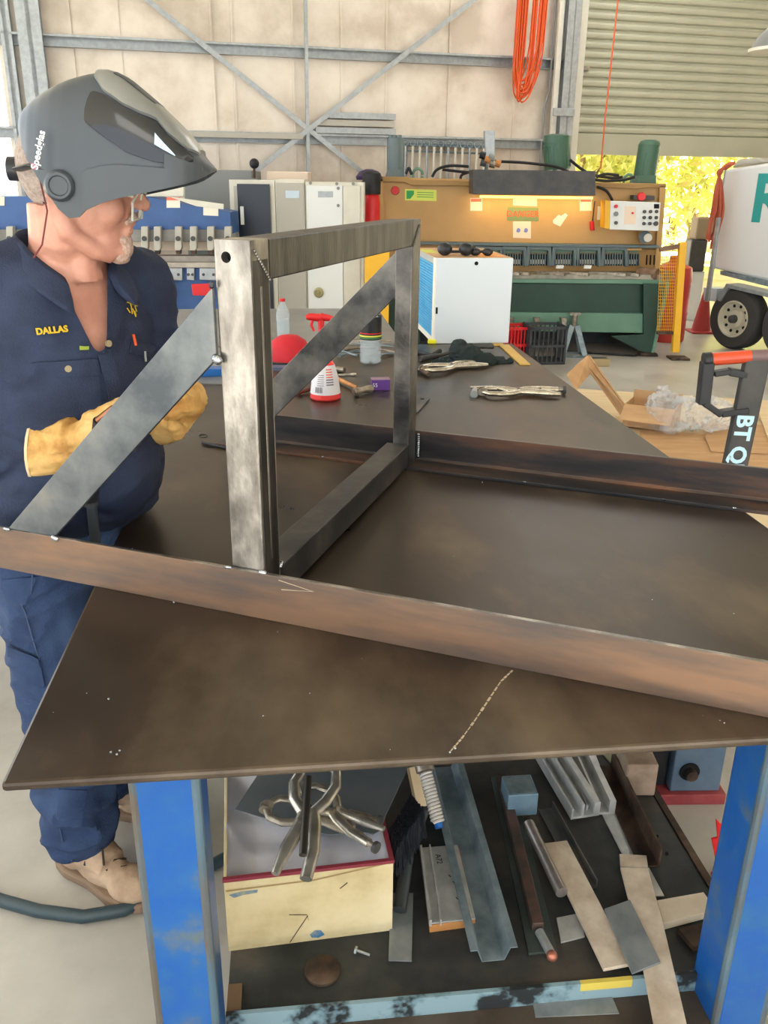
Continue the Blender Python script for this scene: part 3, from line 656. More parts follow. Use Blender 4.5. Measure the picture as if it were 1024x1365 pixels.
for pl in ([(178, 368), (224, 368), (224, 381), (182, 381)], [(215, 368), (224, 368), (226, 414), (219, 414)], [(255, 379), (285, 378), (285, 394), (257, 394)]):
    P3(pb, 'red_guard', red, pl, YP-.2, YP-.17)
# cabinets
YC = 7.9
def cabinet(label, pts, Y=YC, dep=.5, m=cream):
    x_, z_ = sp(pts[0][0], pts[0][1], Y); t = thing('cabinet', label, 'cabinet', (x_, Y+dep/2, 0))
    xr = sp(pts[1][0], pts[1][1], Y)[0]; zt2 = sp(pts[1][0], pts[1][1], Y)[1]
    MB().box(x_, xr, Y, Y+dep, 0, zt2).build('carcass', m, t, world=True, bevel=.004)
    return t, x_, xr, zt2
c1, xl, xr, zt1 = cabinet('cream steel cabinet with a dark window panel, right of the blue machine', [(305, 238), (366, 240)])
MB().box(xl+.04, xr-.035, YC-.02, YC-.001, .1, zt1-.05).build('door_frame', creamdk, c1, world=True, bevel=.003)
x_a, z_a = sp(316, 245, YC-.02); x_b, z_b = sp(362, 312, YC-.02); x_c, z_c = sp(316, 432, YC-.02)
MB().box(x_a, x_b+.0, YC-.03, YC-.021, z_c, z_a).build('window', mat('dark cabinet window', (22, 28, 40), rough=.25), c1, world=True)
MB().box(x_a+.02, x_a+.05, YC-.045, YC-.031, 1.25, 1.4).build('handle', white, c1, world=True, bevel=.003)
c2, xl, xr, zt2 = cabinet('tall cream cabinet with a round lock behind the bottles', [(366.5, 239), (406, 239)])
MB().box(xl+.01, xr-.008, YC-.015, YC-.001, .08, zt2-.03).build('door', creamdk, c2, world=True, bevel=.003)
xa_, za_ = sp(390, 259, YC-.016); MB().box(xa_-.06, xa_+.06, YC-.019, YC-.0155, za_-.03, za_+.03).build('label_plate', mat('pale blue plate', (190, 206, 216), rough=.4), c2, world=True)
c3, xl, xr, zt3 = cabinet('white double cabinet beside the red gas bottle', [(406.8, 240), (485, 243)])
xm = sp(457, 241, YC)[0]
MB().box(xl+.01, xm-.003, YC-.015, YC-.001, .08, zt3-.03).build('door', white, c3, world=True, bevel=.003)
MB().box(xm+.003, xr-.03, YC-.015, YC-.001, .08, zt3-.03).build('door', cream, c3, world=True, bevel=.003)
p = ony(425, 390, YC-.016); MB().lathe([(.045, 0), (.045, .012), (.03, .014), (.028, .006), (.012, .006), (.01, .02), (.004, .022)], 20, frame_m(p, (1, 0, 0), (0, -1, 0))).build('lock', mat('brass', (150, 140, 100), rough=.35, metal=.7), c3, world=True, smooth=True)
sticker(c3, galv, [(424, 255), (444, 255), (444, 263), (424, 263)], YC-.016, 'badge')
for a_, b_ in ((414, 244), (449, 245), (471, 245), (451, 251), (451, 274)): p = ony(a_, b_, YC-.016); MB().cyl(p, p-V((0, .006, 0)), .014, 8).build('screw', midgrey, c3, world=True)
# grey and cream boxes behind the cabinets
x0_, z0_ = sp(243, 226, 8.6); x1_, z1_ = sp(336, 226, 8.6)
tag(MB().box(x0_, x1_, 8.6, 9.2, 0, z0_).build('machine_cover', midgrey, bevel=.01), 'plain grey machine cover rising behind the blue press and cabinets', 'cover')
x0_, z0_ = sp(333, 228, 8.55); x1_, z1_ = sp(410, 228, 8.55)
tag(MB().box(x0_+.15, x1_, 8.6, 9.0, 0, z0_).build('cream_housing', peach, bevel=.01), 'low peach coloured housing standing behind the cream cabinets', 'housing')
lv_ = thing('lever', 'black ball lever sticking up behind the cream cabinet', 'lever', ony(339, 238, 8.5)); pl_ = ony(339, 218, 8.5)
MB().cyl((0, 0, 0), pl_-lv_.location, .012, 8).build('shaft', rustdark, lv_); MB().ell(pl_-lv_.location, .045).build('ball', black, lv_, smooth=True)
lv_.location.z = lv_.location.z
MB().box(-.03, .03, -.03, .03, -lv_.location.z, 0).build('stand', midgrey, lv_)
# red gas cylinder, purple cover, yellow sheet
gx = ony(494, 300, 8.35); gc = thing('gas_cylinder', 'red gas cylinder between white cabinet and tan shear', 'cylinder', (gx.x+.005, 8.56, 0))
MB().lathe([(.075, 0), (.08, .02), (.08, 1.42), (.07, 1.5), (.03, 1.55), (.025, 1.6)], 24).build('body', red, gc, smooth=True)
MB().lathe([(.085, 0), (.085, .18), (.06, .2)], 20, Matrix.Translation((0, 0, 1.5))).build('cap', black, gc, smooth=True)
tag(MB().lathe([(.02, 0), (.12, .0), (.13, .03), (.09, .08), (.03, .1)], 24, Matrix.Translation(ony(492, 240, 9.0))).build('purple_hood', mat('purple plastic', (66, 54, 84), rough=.5), smooth=True), 'dark purple dome on the column between cabinets and shear', 'hood')
p = ony(488, 241, 9.0); tag(MB().box(p.x-.04, p.x+.05, 9.0, 9.08, 0, p.z).build('hood_column', midgrey), 'narrow post under the purple dome left of the shear', 'post')
x0_, z0_ = sp(498, 385, 8.2); p = ony(500, 400, 7.6)
tag(MB().box(p.x-.09, p.x+.12, 7.6, 7.62, 0, 1.12).build('yellow_board', yellow), 'yellow board standing upright in front of the shear, seen through the frame', 'board')
# ================================================================== RIGHT: guard fence, drums, cone, trailer
YF = 8.5
gf = thing('guard_fence', 'yellow guard post with wire mesh at the right end of shear', 'fence', (sp(905, 470, YF)[0], YF, 0))
P3(gf, 'post', yellow, [(907, 324), (916, 323), (906, 470), (897, 470)], YF-.04, YF+.03)
P3(gf, 'top_rail', rp, [(880, 330), (907, 325), (907, 331), (880, 336)], YF-.02, YF+.02)
P3(gf, 'bottom_rail', rustdark, [(876, 442), (899, 442), (899, 446), (876, 446)], YF-.02, YF+.02)
MB().box(-.09, .09, -.09, .09, 0, .02).build('foot_plate', rustdark, gf)
mw = MB()
for k in range(9):
    x = 881+k*2.6; mw.cyl(ony(x+(.0), 334-k*.6, YF), ony(x-5, 442, YF), 0.0022, 4)
for k in range(24): y = 338+k*4.4; mw.cyl(ony(881-(y-338)*.05, y, YF), ony(905-(y-338)*.075, y, YF), 0.0022, 4)
m_ = mw.build('wire_mesh', yellow, gf, world=True); m_['kind'] = 'stuff'
d1 = ony(890, 425, 9.6)
dr = thing('red_drum', 'red drum standing behind the yellow wire mesh', 'drum', (d1.x, 9.6, 0))
MB().lathe([(.19, 0), (.2, .02), (.2, .28), (.207, .3), (.2, .32), (.2, .62), (.207, .64), (.19, .78), (.06, .84), (.05, .9)], 28).build('body', mat('drum red', (186, 60, 52), rough=.5), dr, smooth=True)
d2 = ony(920, 395, 11.2)
bs = thing('tan_seat_box', 'tan box with dark base standing outside behind the yellow post', 'box', (d2.x+.05, 11.2, 0))
MB().box(-.12, .12, -.12, .12, .98, 1.24).build('upper', mat('taupe', (150, 130, 104), rough=.7), bs, bevel=.02); MB().box(-.16, .04, -.12, .12, .6, .98).build('base', darkgrey, bs, bevel=.02); MB().box(-.12, .06, -.1, .1, 0, .6).build('pedestal', white, bs, bevel=.01)
d3 = onz(934, 443, 0)
tc_ = thing('traffic_cone', 'faded red traffic cone on the floor left of the trailer', 'cone', d3)
MB().box(-.14, .14, -.14, .14, 0, .025).build('base', mat('cone red', (170, 60, 56), rough=.7), tc_, bevel=.01); MB().lathe([(.11, .025), (.025, .5), (.02, .5)], 20).build('body', mat('cone red', (1, 1, 1)), tc_, smooth=True)
# trailer: its side runs toward the camera on the right
TRA = R(-60); TO_ = ony(950, 300, 9.7); td = V((math.cos(TRA), math.sin(TRA), 0)); tn = V((-td.y, td.x, 0))
ty = thing('enclosed_trailer', 'white tandem trailer with a teal letter at the right edge', 'trailer', (TO_.x, TO_.y, 0), TRA)
def tp_(x, y, off=0):
    r = ray(x, y); c = V((0, 0, HC)); t = ((TO_-tn*off)-c).dot(tn)/r.dot(tn); p = RM[ty.name].inverted() @ (c+r*t); return p.x, p.z
def TP(name, m, pts, off, dep, bevel=.004, par=None): return MB().xz([tp_(x, y, off) for x, y in pts], -off, -off+dep).build(name, m, par or ty, bevel=bevel)
zr = tp_(962, 226)[1]
TP('body', mat('trailer white', (214, 216, 214), rough=.22), [(966, 226), (1024, 217), (1120, 204), (1120, 392), (1024, 375), (950, 358), (952, 300)], 0, 1.9, .03)
TP('corner_trim', galv, [(950, 358), (952, 300), (966, 226), (968, 226), (955, 300), (953, 359)], .01, .009)
TP('chassis_rail', galv_dk, [(960, 361), (1120, 394), (1120, 406), (960, 366)], .02, .08)
TP('roof_hatch', creamdk, [(974, 224), (984, 212), (1012, 210), (1020, 216)], -.3, .8, .02)
TP('mudguard', galv, [(956, 400), (968, 378), (1120, 412), (1120, 419), (971, 384), (960, 402)], .22, .2)
wh = mat('wheel rim cream', (196, 188, 168), rough=.45)
for wk_ in (0, 1):
    rr = .31; x_ = tp_(980, 457, .1)[0]+.655*wk_; c_ = V((x_, -.1, rr)); r_ = rr
    m4 = Matrix.Translation(c_) @ Matrix.Rotation(math.pi/2, 4, 'X')
    MB().lathe([(r_*.58, -.1), (r_*.92, -.1), (r_, -.07), (r_, .07), (r_*.92, .1), (r_*.62, .1), (r_*.6, .06), (r_*.58, -.1)], 40, m4, False).build('tyre', mat('tyre', (58, 56, 54), rough=.8), ty, smooth=True)
    rim = MB().lathe([(r_*.62, .085), (r_*.6, .1), (r_*.56, .1), (r_*.52, .05), (r_*.34, .04), (r_*.28, .07), (r_*.12, .07), (.004, .07)], 36, m4, False).build('rim', wh, ty, smooth=True)
    MB().lathe([(r_*.14, .07), (r_*.13, .12), (r_*.05, .13)], 14, m4).build('hub', darkgrey, rim, smooth=True)
    for k in range(10):
        t = 2*math.pi*k/10; p = m4 @ V((r_*.43*math.cos(t), r_*.43*math.sin(t), .045)); n_ = V((0, -1, 0))
        MB().cyl(p-n_*.006, p+n_*.004, r_*.055, 8).build('rim_hole', blk_hole, rim)
x_, z_ = tp_(1024, 268, .003); text('lettering', 'R', .62, mat('teal letter', (44, 150, 146), rough=.4), frame_m((x_, -.004, z_), (1, 0, 0), (0, -1, 0)), ty, .001, False, 1, .02)
TP('support_stay', galv, [(955, 290), (959, 290), (944, 402), (939, 402)], .3, .03)
TP('gas_box', mat('pale blue box', (196, 208, 220), rough=.5), [(938, 383), (956, 385), (954, 402), (938, 400)], .1, .2)
for k in range(8):
    random.seed(40+k); YT = 9.45-.03*(k % 3)
    st = hose([(980-k*1.5, 217+k), (966-k*1.2, 222+k), (956+k*.8, 245), (950+k*2, 280), (946+k*2-random.random()*4, 300+random.random()*10), (942+k*1.6, 318+random.random()*16)], .015, orange, YT)
    if k == 0: hb = thing('red_hose_bundle', 'bundle of faded red hoses hanging on the front corner of the trailer', 'hose', ony(952, 335, YT-.15))
    st.build('strand', mat('faded red hose', (176, 84, 60), rough=.7), hb, world=True, smooth=True)
# crates, jack stand
def crate(name, label, m, px_, py_, w_, d_, h_, rz):
    t = thing(name, label, 'crate', onz(px_, py_, 0), rz)
    for (x, y) in ((-w_/2, -d_/2), (w_/2-.02, -d_/2), (-w_/2, d_/2-.02), (w_/2-.02, d_/2-.02)): MB().box(x, x+.02, y, y+.02, 0, h_).build('corner', m, t)
    for z in (0, h_*.45, h_-.03):
        MB().box(-w_/2, w_/2, -d_/2, -d_/2+.012, z, z+.025).box(-w_/2, w_/2, d_/2-.012, d_/2, z, z+.025).box(-w_/2, -w_/2+.012, -d_/2, d_/2, z, z+.025).box(w_/2-.012, w_/2, -d_/2, d_/2, z, z+.025).build('rail', m, t)
    n_ = 8
    sl2 = MB()
    for k in range(1, n_):
        x = -w_/2+w_*k/n_; MB().box(x-.006, x+.006, -d_/2+.001, -d_/2+.01, .02, h_-.01).build('slat', m, t); MB().box(x-.006, x+.006, d_/2-.01, d_/2, .02, h_-.01).build('slat', m, t)
        y = -d_/2+d_*k/n_; MB().box(-w_/2+.001, -w_/2+.01, y-.006, y+.006, .02, h_-.01).build('slat', m, t); MB().box(w_/2-.01, w_/2-.001, y-.006, y+.006, .02, h_-.01).build('slat', m, t)
    MB().box(-w_/2, w_/2, -d_/2, d_/2, .002, .012).build('bottom', m, t)
    return t
crate('milk_crate', 'black plastic milk crate on the floor right of the white box', mat('crate black', (52, 56, 60), rough=.5), 723, 482, .36, .3, .36, R(6))
crate('milk_crate', 'red plastic milk crate half hidden behind the white box', red, 683, 480, .26, .26, .34, R(10))
js = thing('jack_stand', 'grey steel jack stand beside the black crate', 'stand', onz(762, 474, 0))
for sx_, sy_ in ((-1, -1), (1, -1), (1, 1), (-1, 1)): MB().bar((sx_*.11, sy_*.11, 0.02), (sx_*.025, sy_*.025, .3), .05, .008, (0, 1, 0)).build('leg', galv_dk, js)
MB().box(-.12, .12, -.12, -.1, 0, .02).box(-.12, .12, .1, .12, 0, .02).box(-.12, -.1, -.12, .12, 0, .02).box(.1, .12, -.12, .12, 0, .02).build('base_frame', galv_dk, js)
MB().cyl((0, 0, .26), (0, 0, .4), .024, 12).box(-.05, .05, -.02, .02, .4, .425).build('column', chrome_dk, js)
tl_ = thing('metal_tin', 'small open tin tray on the floor in front of the shear', 'tin', onz(798, 487, 0))
MB().box(-.09, .09, -.06, .06, 0, .07).build('tin', mat('tin tan', (170, 150, 110), rough=.6), tl_, bevel=.004); MB().box(-.07, .07, -.045, .045, .07, .072).build('inside', darkgrey, tl_)
fc = [onz(745, 468, .012), onz(800, 471, .012), onz(845, 474, .012), onz(868, 470, .012)]
tag(MB().tube(fc, .012, 6).build('floor_cable', black, smooth=True), 'black cable lying on the floor in front of the shear foot', 'cable')
# blue pallet wrap? shown as a pale plywood sheet, cardboard and plastic
def floor_poly(name, pts, z0_, th, m, label, cat, z_probe=None):
    pl = [onz(a, b, z0_+th) for a, b in pts]; o = MB().prism([(p.x, p.y) for p in pl], z0_, z0_+th).build(name, m); return tag(o, label, cat)
# pallet stack right of the table: base then sheets (top about 0.42 m)
pt = [onz(a, b, .4) for a, b in ((768, 518), (1060, 536), (1130, 645), (872, 645))]
pal = thing('timber_pallet', 'low timber pallet carrying the pale plywood sheet right of table', 'pallet', (pt[0]+pt[2])/2 * 1.0)
pal.location.z = 0; RM[pal.name] = Matrix.Translation(pal.location)
def lerp2(u, v): a = pt[0].lerp(pt[1], u); b = pt[3].lerp(pt[2], u); return a.lerp(b, v)
for v in (.04, .35, .65, .96):
    MB().bar(V((*lerp2(.02, v).xy, .18)), V((*lerp2(.98, v).xy, .18)), .1, .36, (0, 0, 1)).build('bearer', ply, pal, world=True, bevel=.004)
for k in range(9): u = (k+.5)/9; MB().bar(V((*lerp2(u, 0.02).xy, .371)), V((*lerp2(u, .98).xy, .371)), .11, .018).build('deck_board', ply, pal, world=True, bevel=.002)
floor_poly('plywood_sheet', [(768, 518), (1060, 536), (1130, 645), (872, 645)], .382, .016, ply, 'pale plywood sheet on the pallet between table and pallet jack', 'plywood')
floor_poly('cardboard_sheet', [(852, 572), (1090, 590), (1126, 644), (876, 642)], .40, .006, card, 'large flat cardboard sheet lying along the table edge', 'cardboard')
floor_poly('cardboard_flap', [(950, 563), (1040, 567), (1060, 605), (948, 601), (940, 582)], .409, .005, card, 'smaller cardboard offcut beside the pallet jack handle', 'cardboard')
floor_poly('plywood_strip', [(1012, 550), (1060, 548), (1080, 610), (1030, 600)], .416, .008, ply, 'narrow plywood offcut at the right edge behind the pallet jack', 'plywood')
# folded carton standing on edge (tent)
a1, a2 = onz(768, 514, .4), onz(858, 578, .406); ap = ony(783, 476, a1.y-.15)
b1 = onz(800, 575, .45)
tent = thing('open_carton', 'opened cardboard carton panel propped up like a tent beside the table', 'cardboard', (a2.x, a2.y, .41))
top1 = ony(785, 474, 4.9); low1 = onz(855, 570, .42); low2 = onz(760, 512, .42)
MB().add([top1, ony(776, 482, 4.9), ony(836, 566, low1.y+.25), low1+V((0, .03, 0)), top1+V((.01, .02, 0)), ony(776, 482, 4.9)+V((.01, .02, 0)), ony(836, 566, low1.y+.25)+V((.01, .02, 0)), low1+V((.01, .06, 0))], [(0, 1, 2, 3), (7, 6, 5, 4), (0, 4, 5, 1), (1, 5, 6, 2), (2, 6, 7, 3), (3, 7, 4, 0)]).build('long_flap', card, tent, world=True)
q1_, q2_, q3_, q4_ = ony(784, 474, 4.9), ony(756, 500, 4.75), ony(768, 520, 4.72), ony(790, 495, 4.88)
MB().add([q1_, q2_, q3_, q4_]+[p+V((0, .02, 0)) for p in (q1_, q2_, q3_, q4_)], [(0, 1, 2, 3), (7, 6, 5, 4), (0, 4, 5, 1), (1, 5, 6, 2), (2, 6, 7, 3), (3, 7, 4, 0)]).build('short_flap', card, tent, world=True)
bx = onz(868, 566, .408)
cbx = thing('small_carton', 'small open cardboard box tipped beside the clear plastic wrap', 'box', bx, R(-28))
MB().box(-.13, .13, -.1, .1, 0, .006).build('bottom', card, cbx); MB().box(-.13, .13, -.1, -.095, .006, .12).build('side', card, cbx); MB().box(-.13, .13, .095, .1, .006, .16).build('side', card, cbx); MB().box(-.13, -.125, -.095, .095, .006, .12).build('side', card, cbx); MB().box(.125, .13, -.095, .095, .006, .12).build('side', card, cbx)
MB().add([(-.13, -.1, .12), (.13, -.1, .12), (.13, -.2, .06), (-.13, -.2, .06), (-.13, -.1, .116), (.13, -.1, .116), (.13, -.2, .056), (-.13, -.2, .056)], [(0, 1, 2, 3), (7, 6, 5, 4), (0, 4, 5, 1), (1, 5, 6, 2), (2, 6, 7, 3), (3, 7, 4, 0)]).build('flap', card, cbx)
wp = onz(925, 575, .41); mb = MB()
rnd = random.Random(9)
for k in range(16):
    mb.ell(wp+V((rnd.uniform(-.2, .17), rnd.uniform(-.07, .12), .07+rnd.uniform(0, .06))), (rnd.uniform(.05, .1), rnd.uniform(.05, .08), rnd.uniform(.04, .07)), Euler((rnd.random()*3, rnd.random()*3, 0)).to_matrix(), 8)
me = remesh(mb, .012, 1, fold=.03, fscale=30, seed=3)
tag(organic('plastic_wrap', me, plastic_clear), 'crumpled clear plastic wrap lying on the cardboard', 'wrap')
# pallet jack handle: large, close
pj = thing('pallet_jack', 'dark pallet jack handle with orange grip at the right edge', 'pallet jack', (1.3, 3.2, 0))
YJ = 3.2
def J(x, y, d=0): return ony(x, y, YJ+d)
dn = (J(975, 660)-J(1012, 480)).normalized(); base = J(975, 640); k_ = (base.z-.25)/-dn.z; foot = base+dn*k_
nj = V((0, -1, 0))
MB().extr([(-.046, -.02), (.046, -.02), (.046, .02), (-.046, .02)], foot, J(1010, 474), (0, 1, 0)).build('handle_column', darkgrey, pj, world=True, bevel=.006)
MB().box(foot.x-.16, foot.x+.16, foot.y-.14, foot.y+.14, .1, .26).build('pump_body', darkgrey, pj, world=True, bevel=.03)
for sx_ in (-.07, .07): MB().cyl((foot.x+sx_-.03, foot.y, .1), (foot.x+sx_+.03, foot.y, .1), .1, 20).build('wheel', black, pj, world=True, smooth=True)
MB().cyl(J(948, 479), J(1000, 475), .024, 20).build('grip', mat('orange grip', (214, 78, 44), rough=.35, coat=.3), pj, world=True, smooth=True)
MB().cyl(J(1000, 475), J(1075, 472), .024, 20).build('grip_end', mat('grip worn', (120, 96, 96), rough=.4), pj, world=True, smooth=True)
MB().cyl(J(938, 480), J(948, 479), .028, 20).build('grip_cap', blackpl, pj, world=True, smooth=True)
MB().extr([(-.022, -.025), (.022, -.025), (.022, .025), (-.022, .025)], J(943, 482), J(937, 538), (0, 1, 0)).extr([(-.012, -.025), (.012, -.025), (.012, .025), (-.012, .025)], J(937, 536), J(960, 552), (0, 1, 0)).extr([(-.012, -.025), (.012, -.025), (.012, .025), (-.012, .025)], J(960, 551), J(996, 546), (0, 1, 0)).build('guard_loop', blackpl, pj, world=True, bevel=.005)
MB().extr([(-.01, -.02), (.01, -.02), (.01, .02), (-.01, .02)], J(951, 498), J(972, 495), (0, 1, 0)).extr([(-.014, -.02), (.014, -.02), (.014, .02), (-.014, .02)], J(971, 495), J(1003, 501), (0, 1, 0)).build('release_lever', blackpl, pj, world=True, bevel=.004)
up_ = (J(1012, 480)-J(975, 660)).normalized()
lt = mat('pale blue lettering', (190, 226, 240), rough=.5)
ctr = J(994, 592, -.028)
text('lettering', 'BT QUICK', .086, lt, frame_m(J(980.5, 619.0, -.0225), -up_, nj), pj, .0005, True, 1.0, .003)

# ================================================================== PERSON
from mathutils.bvhtree import BVHTree
WP = ony
YH = 1.70
man = thing('person', 'person in navy workwear with raised welding helmet and tan gloves beside the table', 'person', (-.72, 1.76, 0))
U3 = V((.62, .78, 0)).normalized(); F3 = V((.78, -.62, 0)).normalized(); YAW = math.atan2(.78, .62)
TR = [(.84, -.725, 1.79, .165, .115), (.95, -.72, 1.79, .18, .13), (1.08, -.69, 1.775, .182, .152), (1.22, -.67, 1.765, .185, .142), (1.34, -.66, 1.755, .192, .122), (1.41, -.655, 1.75, .172, .100), (1.455, -.645, 1.74, .11, .08), (1.49, -.63, 1.735, .066, .064)]
def torso(mb, g, z0=0, z1=9):
    mb.loft([((x, y, z), rx+g, ry+g, YAW) for z, x, y, rx, ry in TR if z0 <= z <= z1])
def chain(mb, pts, g=0, n=16):                       # tapered limb with round ends
    P_ = [V(p[:3]) for p in pts]; r = [p[3]+g for p in pts]
    mb.tube(P_, r, n)
    for p, q in zip(P_, r): mb.ell(p, q, n=10)
hp = WP(105, 232, YH)
RS, RE, RWr = V((-.80, 1.635, 1.40)), V((-.885, 1.62, 1.13)), WP(78, 600, 1.63)
LS, LE, LW = V((-.54, 1.885, 1.40)), V((-.535, 1.93, 1.14)), WP(214, 556, 1.74)
RH, LH = WP(116, 584, 1.60), WP(238, 540, 1.70)
armR = [(*RS, .066), (*RS.lerp(RE, .5), .056), (*RE, .046), (*RE.lerp(RWr, .4), .044), (*RWr, .031)]
armL = [(*LS, .066), (*LS.lerp(LE, .5), .056), (*LE, .046), (*LE.lerp(LW, .4), .044), (*LW, .031)]
legR = [(-.745, 1.71, .86, .098), (-.745, 1.705, .62, .082), (-.745, 1.70, .47, .064), (-.745, 1.69, .3, .058), (-.735, 1.675, .1, .034)]
legL = [(-.718, 1.885, .86, .093), (-.71, 1.90, .62, .082), (-.71, 1.91, .47, .062), (-.705, 1.90, .3, .05), (-.70, 1.90, .1, .032)]
def hand(mb, W_, H_, torch_dir, side, g=0):          # palm, four curled fingers round a handle, thumb
    d = (H_-W_).normalized(); a = V(torch_dir).normalized(); out = d.cross(a).normalized()*side
    knl = H_+d*.035
    mb.tube([W_, W_.lerp(H_, .5), H_, knl], [.03+g, .036+g, .042+g, .038+g], 14, flat=.75); mb.ell(knl, .034+g, n=8); mb.ell(W_, .03+g, n=8)
    for k in range(4):
        o = a*(.030-.021*k); r = (.0095, .0100, .0097, .0085)[k]+g*.8; l = (.94, 1.0, .96, .8)[k]
        p0 = H_+d*.03+o; p1 = p0+d*.040*l+out*.012; p2 = p1+d*.012*l+out*.034*l; p3 = p2-d*.022*l+out*.018*l
        mb.tube([p0-d*.02, p0, p1, p2, p3], [r*1.1, r*1.1, r, r*.92, r*.8], 10)
        for q in (p1, p2, p3): mb.ell(q, r*.95, n=8)
    t0 = H_-d*.01+a*.034; t1 = t0+a*.02+out*.028+d*.018; t2 = t1+d*.022+out*.018-a*.008
    mb.tube([t0-d*.01, t0, t1, t2], [.017+g, .0145+g, .012+g*.8, .0095+g*.8], 10)
    for q, r in ((t0, .0145), (t1, .012), (t2, .0095)): mb.ell(q, r+g*.8, n=8)
# ---- head frame
pitch = R(12); hf = V((math.cos(pitch)*.992, .10*math.cos(pitch), -math.sin(pitch))).normalized(); hl = V((-.10, .992, 0)).normalized(); hu = hf.cross(hl).normalized()
HM = Matrix((hf, hl, hu)).transposed().to_4x4(); HM.translation = hp
def hd(x, y, z): return HM @ V((x, y, z))
H3 = HM.to_3x3()
mb = MB()
mb.ell(hd(0, 0, .028), (.1, .077, .095), H3, 16)
mb.ell(hd(.028, 0, -.04), (.074, .064, .085), H3, 14)
mb.ell(hd(.052, 0, -.1), (.046, .042, .04), H3, 12)                 # jaw
for s_ in (-1, 1):
    mb.tube([hd(-.02, s_*.055, -.05), hd(.005, s_*.056, -.1), hd(.05, s_*.034, -.125), hd(.078, s_*.014, -.13)], [.022, .02, .018, .016], 10)
    mb.ell(hd(.07, s_*.038, -.045), (.026, .024, .03), H3, 10)      # cheek
    mb.ell(hd(.082, s_*.026, .012), (.02, .024, .012), H3, 8)       # brow
    mb.ell(hd(.114, s_*.013, -.031), (.011, .0085, .009), H3, 8)    # nostril
    ex = hd(-.018, s_*.071, -.035); mb.ell(ex, (.02, .009, .031), H3, 10); mb.ell(hd(-.012, s_*.074, -.058), (.011, .008, .012), H3, 8); mb.ell(hd(-.026, s_*.078, -.028), (.012, .007, .027), H3, 8)
mb.ell(hd(.086, 0, -.122), (.022, .022, .02), H3, 10)               # chin
mb.tube([hd(.088, 0, .012), hd(.104, 0, -.008), hd(.122, 0, -.026), hd(.12, 0, -.034)], [.010, .0105, .0125, .010], 10); mb.ell(hd(.122, 0, -.028), .0128, n=8)
mb.ell(hd(.097, 0, -.06), (.014, .024, .014), H3, 8)                # muzzle
mb.ell(hd(.1035, 0, -.0655), (.0085, .02, .0055), H3, 8); mb.ell(hd(.101, 0, -.0805), (.0085, .018, .006), H3, 8)
mb.ell(hd(.09, 0, -.095), (.014, .02, .012), H3, 8)
# neck
mb.tube([hd(-.025, 0, -.06), hd(-.018, 0, -.11), V((-.625, 1.735, 1.485)), V((-.64, 1.74, 1.42))], [.062, .062, .066, .08], 16)
mb.tube([hd(.03, 0, -.118), hd(.02, 0, -.15), V((-.585, 1.705, 1.44))], [.03, .034, .04], 12)
torso(mb, 0); chain(mb, armR); chain(mb, armL); chain(mb, legR); chain(mb, legL)
hand(mb, RWr, RH, (.1, .1, -1), 1, -.0015); hand(mb, LW, LH, (.3, -.3, -.9), -1, -.0015)
for (ax, ay) in ((-.735, 1.675), (-.70, 1.90)):
    mb.tube([(ax, ay, .1), (ax+.02, ay-.01, .045), (ax+.13, ay-(.07 if ay < 1.8 else .034), .04)], [.032, .028, .02], 10)
body = organic('body', remesh(mb, .0048, 2, fac=.5), skin, man)
# ---- beard and moustache, hair
mb = MB()
mb.ell(hd(.098, 0, -.113), (.014, .018, .02), H3, 10); mb.ell(hd(.086, 0, -.13), (.022, .022, .0145), H3, 10); mb.ell(hd(.092, 0, -.098), (.017, .024, .012), H3, 8)
organic('goatee', remesh(mb, .0025, 2, fold=.0012, fscale=160), stubble, man)
mb = MB()
for s_ in (-1, 1): mb.tube([hd(.111, 0, -.05), hd(.109, s_*.014, -.053), hd(.098, s_*.028, -.066)], [.007, .0075, .0045], 8)
organic('moustache', remesh(mb, .002, 2, fold=.001, fscale=200), stubble, man)
hm_ = MB(); hm_.ell(hd(-.012, 0, .012), (.1, .0785, .1), H3, 20)
me = bpy.data.meshes.new('hair'); me.from_pydata(hm_.v, [], hm_.f); bm = bmesh.new(); bm.from_mesh(me)
bmesh.ops.delete(bm, geom=[v for v in bm.verts if (HM.inverted() @ v.co).x > (-.03 if (HM.inverted() @ v.co).z < .0 else .03) or (HM.inverted() @ v.co).z < -.075], context='VERTS'); bmesh.ops.recalc_face_normals(bm, faces=bm.faces); bm.to_mesh(me); bm.free()
organic('hair', me, mat('grey cropped hair', (138, 122, 112), (170, 156, 146), rough=.9, scale=150, bump=.4), man)
eyem = mat('eye', (70, 60, 54), rough=.2); whitee = mat('eye white', (226, 220, 212), rough=.3)
for s_ in (-1, 1):
    e_ = MB().ell(hd(.078, s_*.03, -.008), (.0125, .0125, .0125), H3, 10).build('eye', whitee, man, world=True, smooth=True)
    MB().ell(hd(.0875, s_*.031, -.0095), (.004, .0055, .0055), H3, 8).build('iris', eyem, e_, world=True, smooth=True)
    MB().tube([hd(.084, s_*.012, .004), hd(.09, s_*.026, .0095), hd(.082, s_*.044, .005)], [.003, .0045, .002], 6).build('eyebrow', stubble, man, world=True, smooth=True)
